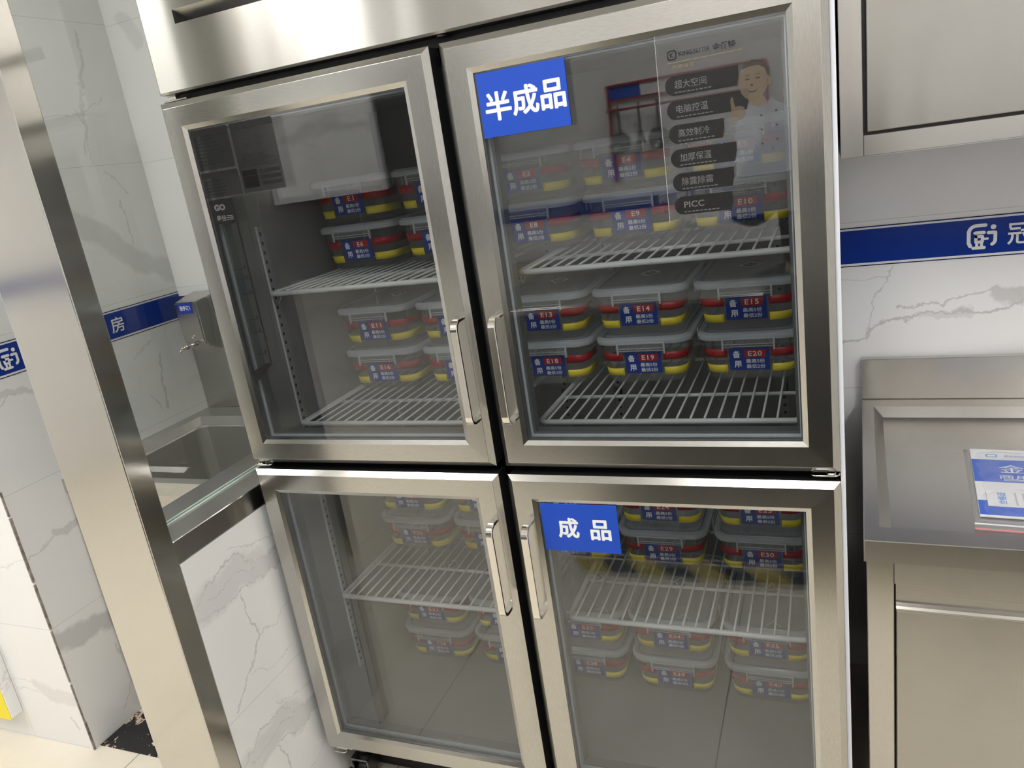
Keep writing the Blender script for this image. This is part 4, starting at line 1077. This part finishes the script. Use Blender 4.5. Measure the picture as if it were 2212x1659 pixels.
# booklet, warranty card and zip bag lying in the recess
MW = Matrix.Translation((1.243, 0.02, 0)) @ Matrix.Rotation(ROT, 4, 'Z')
BAGC = MW @ Vector((0.290, 0.262, 0.7792))
ZR = ROT + math.radians(-3.0)
def on_counter(name, label, cat, dz): return thing(name, label, cat, (BAGC.x, BAGC.y, BAGC.z + dz), ZR)
PAPER = principled('booklet_white', (0.82, 0.83, 0.85), 0.4); PBLUE = principled('booklet_blue', (0.04, 0.13, 0.62), 0.35); PLB = principled('booklet_ink', (0.12, 0.35, 0.75), 0.4); PINK = principled('card_pink', (0.85, 0.62, 0.66), 0.5); PGREY = principled('card_grey', (0.55, 0.56, 0.58), 0.5)
bk = on_counter('instruction_booklet', 'blue and white instruction booklet titled 金佰特 inside the plastic bag on the counter', 'booklet', 0.002)
MB().box(-0.098, 0.105, -0.125, 0.168, 0.0, 0.0050, 0, .0008).build('cover', PAPER, bk)
m = MB(); m.box(-0.0975, 0.1045, 0.012, 0.115, 0.0051, 0.0054); m.box(-0.0975, 0.1045, -0.1245, -0.068, 0.0051, 0.0054); m.build('blue_panel', PBLUE, bk)
m = MB(); put_text(m, '金佰特', 0.010, 0.0720, 0.038, 0.0058, w=0.128, plane='z', bold=0.0); put_text(m, '商用冷柜', -0.004, 0.0350, 0.018, 0.0058, w=0.105, plane='z')
for k in range(2): m.box(-0.050, 0.060, 0.020 + k * .004 - .0008, 0.020 + k * .004 + .0008, 0.0055, 0.0058)
m.build('lettering', INK_W, bk)
m = MB(); ro, ri = rpoly(-0.072, -0.052, 0.128, 0.142, .004), rpoly(-0.0695, -0.0545, 0.1300, 0.1400, .003)
for i in range(len(ro)):
    j = (i + 1) % len(ro); m.prism([ro[i], ro[j], ri[j], ri[i]], 0.0051, 0.0056, 0, 'z')
put_text(m, 'KINGBETTER', -0.002, 0.1345, 0.0085, 0.0056, w=0.075, plane='z', bold=0.01); put_text(m, '金佰特', 0.062, 0.1345, 0.0110, 0.0056, w=0.036, plane='z', bold=0.01)
m.build('logo', PLB, bk)
cd = on_counter('certificate_card', 'small white 合格证 card on top of the booklet in the bag', 'card', 0.0080)
MB().box(-0.083, 0.085, -0.092, -0.028, 0.0, 0.0008).build('card', PAPER, cd)
m = MB(); t2 = MB(); put_text(t2, '合格证', 0, 0, 0.014, 0.0012, w=0.048, plane='z', bold=0.012)
bmesh.ops.rotate(t2.bm, verts=t2.bm.verts[:], cent=(0, 0, 0), matrix=Matrix.Rotation(PI/2, 3, 'Z')); bmesh.ops.translate(t2.bm, verts=t2.bm.verts[:], vec=(-0.060, -0.060, 0)); t2.build('lettering', PLB, cd)
m = MB()
for k in range(4): m.box(-0.040 + k * .012, -0.037 + k * .012, -0.086, -0.036, 0.0009, 0.0012)
m.build('small_print', PGREY, cd)
MB().box(0.012, 0.062, -0.084, -0.038, 0.0009, 0.0012).build('stamp', PINK, cd)
bag = on_counter('zip_bag', 'clear plastic zip bag with red seal line lying on the counter', 'bag', 0.0)
t = bmesh.new(); nx, ny = 26, 34; grid = []
for layer in (0, 1):
    G = []
    for j in range(ny + 1):
        row = []
        for i in range(nx + 1):
            x = -0.108 + 0.225 * i / nx; y = -0.172 + 0.350 * j / ny
            ed = min(i, nx - i, j, ny - j) / 4.0
            zz = 0.0008 if layer == 0 else 0.0012 + 0.0098 * min(1, ed) + (0.0016 * math.sin(x * 90 + y * 40) + 0.0014 * math.sin(y * 130 - x * 30) + random.uniform(0, .0008)) * min(1, ed)
            row.append(t.verts.new((x, y, zz)))
        G.append(row)
    for j in range(ny):
        for i in range(nx): t.faces.new((G[j][i], G[j][i+1], G[j+1][i+1], G[j+1][i]) if layer else (G[j][i], G[j+1][i], G[j+1][i+1], G[j][i+1])).smooth = True
    grid.append(G)
for j in range(ny):
    t.faces.new((grid[0][j][0], grid[1][j][0], grid[1][j+1][0], grid[0][j+1][0])); t.faces.new((grid[0][j][nx], grid[0][j+1][nx], grid[1][j+1][nx], grid[1][j][nx]))
for i in range(nx):
    t.faces.new((grid[0][0][i], grid[0][0][i+1], grid[1][0][i+1], grid[1][0][i])); t.faces.new((grid[0][ny][i], grid[1][ny][i], grid[1][ny][i+1], grid[0][ny][i+1]))
bmesh.ops.recalc_face_normals(t, faces=t.faces[:])
m = MB(); m.merge(t); m.build('film', plastic('bag_film', (0.85, 0.86, 0.88), 0.10, 0.08, 0.9), bag)
MB().box(-0.1075, 0.1165, -0.1560, -0.1535, 0.0035, 0.0052).build('zip_line', PAPER, bag)
MB().box(-0.1075, 0.1165, -0.1705, -0.1680, 0.0016, 0.0030).build('seal_line', principled('seal_red', (0.75, 0.25, 0.28), 0.5), bag)

# ------------------------------------------------------------------ wall cabinet above the counter
cb = thing('wall_cabinet', 'stainless steel wall cabinet with flush door right of the refrigerator header', 'cabinet', (1.226, 0.40, 1.40))
def C_(m): bmesh.ops.translate(m.bm, verts=m.bm.verts[:], vec=(-1.226, -0.40, -1.40)); return m
CX1 = 2.55
C_(MB().box(1.2265, CX1, 0.412, 0.7475, 1.402, 2.05)).build('carcass', BLACKGLOSS, cb)
for sx_ in (1.2262, CX1 - .0393): C_(MB().box(sx_, sx_ + .0393, 0.400, 0.412, 1.400, 2.05, 0, .0008)).build('stile', ST_Z, cb)
for sz_ in (1.400, 2.0125): C_(MB().box(1.2661, CX1 - .0406, 0.400, 0.412, sz_, sz_ + .0375, 0, .0008)).build('rail', ST_X, cb)
C_(MB().box(1.2262, CX1, 0.4005, 0.7475, 1.3985, 1.4000)).build('bottom_panel', ST_X, cb)
for x0, x1 in ((1.2720, 1.886), (1.8895, CX1 - .046)): C_(MB().box(x0, x1, 0.396, 0.411, 1.4430, 2.008, 0, .002, 2)).build('door', ST_CAB, cb)

# ------------------------------------------------------------------ yellow warning panel at the far left
yp = thing('warning_panel', 'yellow 当心触电 warning on a chipped white tile hatch low on the wall at far left', 'sign', (-1.3, -0.027, 0.3))
def Y_(m): bmesh.ops.translate(m.bm, verts=m.bm.verts[:], vec=(1.3, 0.027, -0.3)); return m
Y_(MB().box(-1.62, -1.1120, -0.0640, -0.0275, 0.0990, 0.56, 0, .0015)).build('hatch_board', marble('hatch_marble', 'y', seed=4.0, tile=(2, 2)), yp)
Y_(MB().box(-1.60, -1.1150, -0.0655, -0.0642, 0.0940, 0.50)).build('sheet', YEL_SIGN, yp)
m = MB(); put_text(m, '当心触电', -1.270, 0.1420, 0.034, -0.0660, w=0.180, bold=0.03); put_text(m, '注意安全', -1.245, 0.1080, 0.013, -0.0660, w=0.120, bold=0.03)
m.box(-1.58, -1.155, -0.0660, -0.0656, 0.168, 0.1695)
Y_(m).build('lettering', INK_K, yp)

# ------------------------------------------------------------------ what the glass reflects: opposite side of the kitchen
RACKRED = principled('rack_red', (0.35, 0.03, 0.05), 0.4)
rk = thing('utensil_rack', 'red framed utensil rack with blue heading board on the opposite wall', 'rack', (0.60, YW0, 1.3))
def R_(m): bmesh.ops.translate(m.bm, verts=m.bm.verts[:], vec=(-0.60, -YW0, -1.3)); return m
yb = YW0 + 0.002
R_(MB().box(0.21, 0.96, yb, yb + .02, 1.728, 1.738).box(0.21, 0.96, yb, yb + .02, 1.662, 1.669).box(0.210, 0.220, yb, yb + .02, 1.28, 1.728).box(0.950, 0.96, yb, yb + .02, 1.28, 1.728)).build('frame', RACKRED, rk)
hb = R_(MB().box(0.2205, 0.375, yb, yb + .008, 1.670, 1.727)).build('heading_board', SIGN_BLUE, rk)
R_(MB().box(0.3755, 0.949, yb, yb + .008, 1.670, 1.727)).build('heading_board', PAPER, rk)
R_(MB().tube([(0.21, yb + .05, 1.618), (0.96, yb + .05, 1.618)], 0.006, 8).box(0.21, 0.262, yb, yb + .05, 1.61, 1.626).box(0.948, 0.96, yb, yb + .05, 1.61, 1.626)).build('hanging_bar', RACKRED, rk)
DSTEEL = principled('worn_dark_steel', (0.16, 0.16, 0.16), 0.35, 0.7)
def ladle(x, kind, label):
    o = thing('ladle' if kind == 0 else 'spatula', label, 'kitchen utensil', (x, yb + .062, 1.37), 0, 'utensils hanging on the rack')
    MB().tube([(0, -.012, .262), (0, 0.0, .268), (0, .004, .25), (0, 0, .22), (0, 0, .13)], 0.006, 8).build('handle', DSTEEL, o)
    if kind == 0: MB().lathe([(0.004, -.030), (0.035, -.024), (0.050, -.004), (0.052, .012), (0.048, .012), (0.032, -.018), (0.004, -.024)], 20, Matrix.Translation((0, 0.0, .095)) @ Matrix.Rotation(-PI/2, 4, 'X')).build('bowl', DSTEEL, o)
    else: MB().prism([(-.012, .14), (.012, .14), (.022, .08), (-.022, .08)], -.0015, .0015).build('blade', DSTEEL, o)
ladle(0.27, 0, 'steel ladle hanging nearest the blue end of the rack'); ladle(0.37, 1, 'steel spatula hanging between the two ladles on the rack'); ladle(0.46, 0, 'steel ladle hanging to the right of the spatula on the rack')
ot = thing('base_cabinet', 'long dark-fronted base cabinet with steel top along the opposite wall', 'counter', (1.1, YW0 + 0.35, 0))
DKF = principled('dark_front', (0.03, 0.03, 0.032), 0.4)
MB().box(-1.5, 1.9, -.33, .33, 0.77, 0.80, 0, .003).build('worktop', ST_TOP, ot)
MB().box(-1.5, 1.9, -.33, -.31, 0.8005, 0.92).build('splashback', ST_X, ot)
MB().box(-1.48, 1.88, -.32, .29, 0.08, 0.7695).build('carcass', DKF, ot)
for k in range(5): MB().box(-1.475 + k * .672, -0.810 + k * .672, .2905, .308, 0.09, 0.765, 0, .002).build('door', DKF, ot)
MB().box(-1.46, 1.86, -.30, .24, 0.0, 0.0795).build('plinth', DKF, ot)
DARK_SHEET = principled('dark_floor_sheet', (0.018, 0.018, 0.018), 0.6)
tag(MB().box(0.25, 2.30, -2.10, -1.22, 0.0005, 0.010, 0, .003).build('floor_mat', DARK_SHEET), 'added black sheet on the floor, darkening reflections behind the striped tape', 'mat')  # added unseen dark sheet, gives rails and glass their low dark reflection
DKC = principled('dark_reflection_block', (0.045, 0.045, 0.046), 0.35)
dk = thing('wall_cabinet', 'added dark block on the opposite wall, darkening the upper left glass reflection', 'cabinet', (-1.35, YW0, 0.93))  # added dark mass, sized to darken what the upper left door reflects
MB().box(-0.80, 0.85, 0.002, 0.300, 0.05, 1.27).build('carcass', DKC, dk)
for k in range(3): MB().box(-0.797 + k * .55, -0.250 + k * .55, 0.3005, 0.318, 0.055, 1.265, 0, .002).build('door', DKC, dk)
wb = thing('opening_stand_in', 'added white marble board standing in for an opening onto a brighter tiled wall', 'panel', (-1.27, YW0 + 0.322, 1.44))  # added board in place of a bright opening mirrored in the door
MB().box(-.33, .33, 0.0, .012, 0.0, .46, 0, .001).build('board', marble('panel_marble', 'x', seed=12.0, tile=(.9, .6)), wb)
fr_ = principled('panel_frame', (0.6, 0.61, 0.64), 0.3)
for a in ((-.36, .36, -.03, 0.0), (-.36, .36, .46, .49), (-.36, -.3305, .0002, .4598), (.3305, .36, .0002, .4598)): MB().box(a[0], a[1], 0.0, .016, a[2], a[3]).build('frame', fr_, wb)
hz = MB()
for k in range(1, 9):
    x = 0.05 + k * 0.21
    for q, dx in ((0, 0.0), (1, 0.105)): hz.quads([(x + dx, -1.205, .0012), (x + dx + .105, -1.205, .0012), (x + dx + .185, -1.095, .0012), (x + dx + .08, -1.095, .0012)], [(0, 1, 2, 3)], q)
tag(hz.build('hazard_tape', [principled('worn_yellow', (0.42, 0.33, 0.04), 0.5), INK_K]), 'black and yellow striped tape on the floor in front of the refrigerator', 'tape')

# ------------------------------------------------------------------ the photographer, seen only as a dark shape in steel and glass
def skin_mesh(name, joints, bones, mat, root, sub=2):
    """joints: {name: (x, y, z, r)}; bones: pairs; grown into one continuous surface"""
    names = list(joints); bm = bmesh.new(); lay = bm.verts.layers.skin.verify(); V = {}
    for n in names:
        x, y, z, r = joints[n]; v = bm.verts.new((x, y, z)); rr = r if isinstance(r, tuple) else (r, r)
        v[lay].radius = rr; v[lay].use_root = (n == root); V[n] = v
    for a, c in bones: bm.edges.new((V[a], V[c]))
    me = bpy.data.meshes.new('skeleton'); bm.to_mesh(me); bm.free()
    o = bpy.data.objects.new('skeleton', me); COL.objects.link(o)
    o.modifiers.new('skin', 'SKIN').use_smooth_shade = True
    sb = o.modifiers.new('sub', 'SUBSURF'); sb.levels = sub; sb.render_levels = sub
    dg = bpy.context.evaluated_depsgraph_get()
    res = bpy.data.meshes.new_from_object(o.evaluated_get(dg)); res.name = name
    bpy.data.objects.remove(o); bpy.data.meshes.remove(me)
    res.materials.clear(); res.materials.append(mat)
    for p in res.polygons: p.use_smooth = True
    return res
# local frame: +y is the way the person faces; origin on the floor between the feet
PH = math.atan2(0.385, 0.877)
per = thing('person', 'person in dark clothes holding up a phone, standing facing the refrigerator', 'person', (1.200, -1.580, 0.0), PH)
LOC = Matrix.Translation((1.200, -1.580, 0)) @ Matrix.Rotation(PH, 4, 'Z')
fw = Vector(R2); lens = Vector((1.2045, -1.2454, 1.5054)); rt = Vector(R0); dn = Vector(R1)
pc_w = lens - fw * 0.013 + rt * 0.055 + dn * 0.015
inv = LOC.inverted(); pc = inv @ pc_w
hR = inv @ (pc_w + rt * 0.085 - fw * 0.02 + dn * 0.03); hL = inv @ (pc_w - rt * 0.085 - fw * 0.02 + dn * 0.03)
J = {'pelvis': (0, 0, 0.93, (.145, .105)), 'waist': (0, .0, 1.08, (.130, .095)), 'chest': (0, .015, 1.27, (.150, .105)), 'neckb': (0, .01, 1.43, (.075, .065)), 'neck': (0, .03, 1.49, (.052, .055)),
     'head0': (0, .055, 1.56, (.066, .080)), 'head1': (0, .055, 1.64, (.076, .092)), 'head2': (0, .045, 1.71, (.060, .072))}
Bn = [('pelvis', 'waist'), ('waist', 'chest'), ('chest', 'neckb'), ('neckb', 'neck'), ('neck', 'head0'), ('head0', 'head1'), ('head1', 'head2')]
JC, BC, JT, BT = {}, [], {}, []
for s, h in ((1, hR), (-1, hL)):
    q = 'R' if s > 0 else 'L'
    J['sh' + q] = (s * .185, .01, 1.385, .058); J['el' + q] = (s * .255, .11, 1.16, .043)
    J['wr' + q] = (h.x + s * .03, h.y - .075, h.z - .045, .028); J['palm' + q] = (h.x + s * .008, h.y - .02, h.z - .012, (.030, .020))
    Bn += [('chest', 'sh' + q), ('sh' + q, 'el' + q), ('el' + q, 'wr' + q), ('wr' + q, 'palm' + q)]
    for k, (dz, ln) in enumerate(((.030, .062), (.012, .070), (-.006, .066), (-.022, .052))):
        a, c, e = f'f{k}a{q}', f'f{k}b{q}', f'f{k}c{q}'
        J[a] = (h.x + s * .004, h.y + .004, h.z + dz, .0088); J[c] = (h.x - s * .006, h.y + .024, h.z + dz + .002, .0082); J[e] = (h.x - s * (ln - .034), h.y + .026, h.z + dz + .002, .0072)
        Bn += [('palm' + q, a), (a, c), (c, e)]
    J['t1' + q] = (h.x - s * .008, h.y - .030, h.z + .022, .0105); J['t2' + q] = (h.x - s * .034, h.y - .022, h.z + .030, .0088)
    Bn += [('palm' + q, 't1' + q), ('t1' + q, 't2' + q)]
    J['hip' + q] = (s * .095, 0, .88, .088); J['kn' + q] = (s * .105, .02, .49, .058); J['an' + q] = (s * .110, -.02, .09, .040); J['toe' + q] = (s * .125, .13, .035, (.042, .030))
    Bn += [('pelvis', 'hip' + q), ('hip' + q, 'kn' + q), ('kn' + q, 'an' + q), ('an' + q, 'toe' + q)]
SKIN = principled('skin', (0.55, 0.36, 0.26), 0.5); JACK = principled('dark_jacket', (0.020, 0.021, 0.024), 0.8); TROU = principled('dark_trousers', (0.022, 0.023, 0.028), 0.8); HAIR = principled('black_hair', (0.015, 0.012, 0.010), 0.5); SHOE = principled('black_shoes', (0.02, 0.02, 0.02), 0.4)
link('body', skin_mesh('body', J, Bn, SKIN, 'pelvis', 2), per)
def grown(keys, add): return {k: (*J[k][:3], tuple(r + add for r in (J[k][3] if isinstance(J[k][3], tuple) else (J[k][3],) * 2))) for k in keys}
jk = grown(['pelvis', 'waist', 'chest', 'neckb', 'shR', 'elR', 'wrR', 'shL', 'elL', 'wrL'], .034)
link('jacket', skin_mesh('jacket', jk, [e for e in Bn if e[0] in jk and e[1] in jk], JACK, 'pelvis'), per)
tj = grown(['pelvis', 'hipR', 'knR', 'anR', 'hipL', 'knL', 'anL'], .026)
link('trousers', skin_mesh('trousers', tj, [e for e in Bn if e[0] in tj and e[1] in tj], TROU, 'pelvis'), per)
for q in 'RL':
    sj = {k: (*J[k][:3], .052) for k in ('an' + q, 'toe' + q)}; sj['an' + q] = (J['an' + q][0], J['an' + q][1] - .01, .056, .052)
    sj['toe' + q] = (J['toe' + q][0], J['toe' + q][1] + .01, .044, (.050, .040))
    link('shoe', skin_mesh('shoe', sj, [('an' + q, 'toe' + q)], SHOE, 'an' + q), per)
hm_ = MB(); t = bmesh.new(); bmesh.ops.create_uvsphere(t, u_segments=24, v_segments=16, radius=1.0)
for v in list(t.verts):
    if v.co.z < -0.35 or (v.co.y > 0.55 and v.co.z < 0.45): t.verts.remove(v)
for v in t.verts: v.co = Vector((v.co.x * .088, v.co.y * .104 + .046, v.co.z * .098 + 1.678))
bmesh.ops.solidify(t, geom=t.faces[:], thickness=.008)
hm_.merge(t, 0, True); hm_.build('hair', HAIR, per)
fm = MB()
for sx_ in (-1, 1):
    t = bmesh.new(); bmesh.ops.create_uvsphere(t, u_segments=12, v_segments=8, radius=.011); fm.merge(t, 0, True, Matrix.Translation((sx_ * .030, .132, 1.628)))
    t = bmesh.new(); bmesh.ops.create_uvsphere(t, u_segments=12, v_segments=8, radius=1); fm.merge(t, 1, True, Matrix.Translation((sx_ * .080, .050, 1.615)) @ Matrix.Diagonal((.010, .020, .032, 1)))
t = bmesh.new(); bmesh.ops.create_cone(t, segments=10, radius1=.017, radius2=.006, depth=.045, cap_ends=True); fm.merge(t, 1, True, Matrix.Translation((0, .148, 1.602)) @ Matrix.Rotation(.35, 4, 'X'))
fm.box(-.022, .022, .128, .136, 1.560, 1.566, 2, .002)
fm.build('face', [INK_K, SKIN, RED], per)['label'] = 'eyes, nose, mouth and ears'
ph = thing('phone', 'dark phone held up in both hands by the person', 'phone', pc_w)
PM = Matrix(((rt.x, -dn.x, -fw.x), (rt.y, -dn.y, -fw.y), (rt.z, -dn.z, -fw.z)))
ph.rotation_euler = PM.to_euler()
MB().box(-.0740, .0740, -.0355, .0355, -.0040, .0040, 0, .003, 2).build('case', BLACKGLOSS, ph)
MB().box(-.0700, .0700, -.0330, .0330, .0041, .0045).build('screen', principled('phone_screen', (0.02, 0.02, 0.025), 0.05), ph)
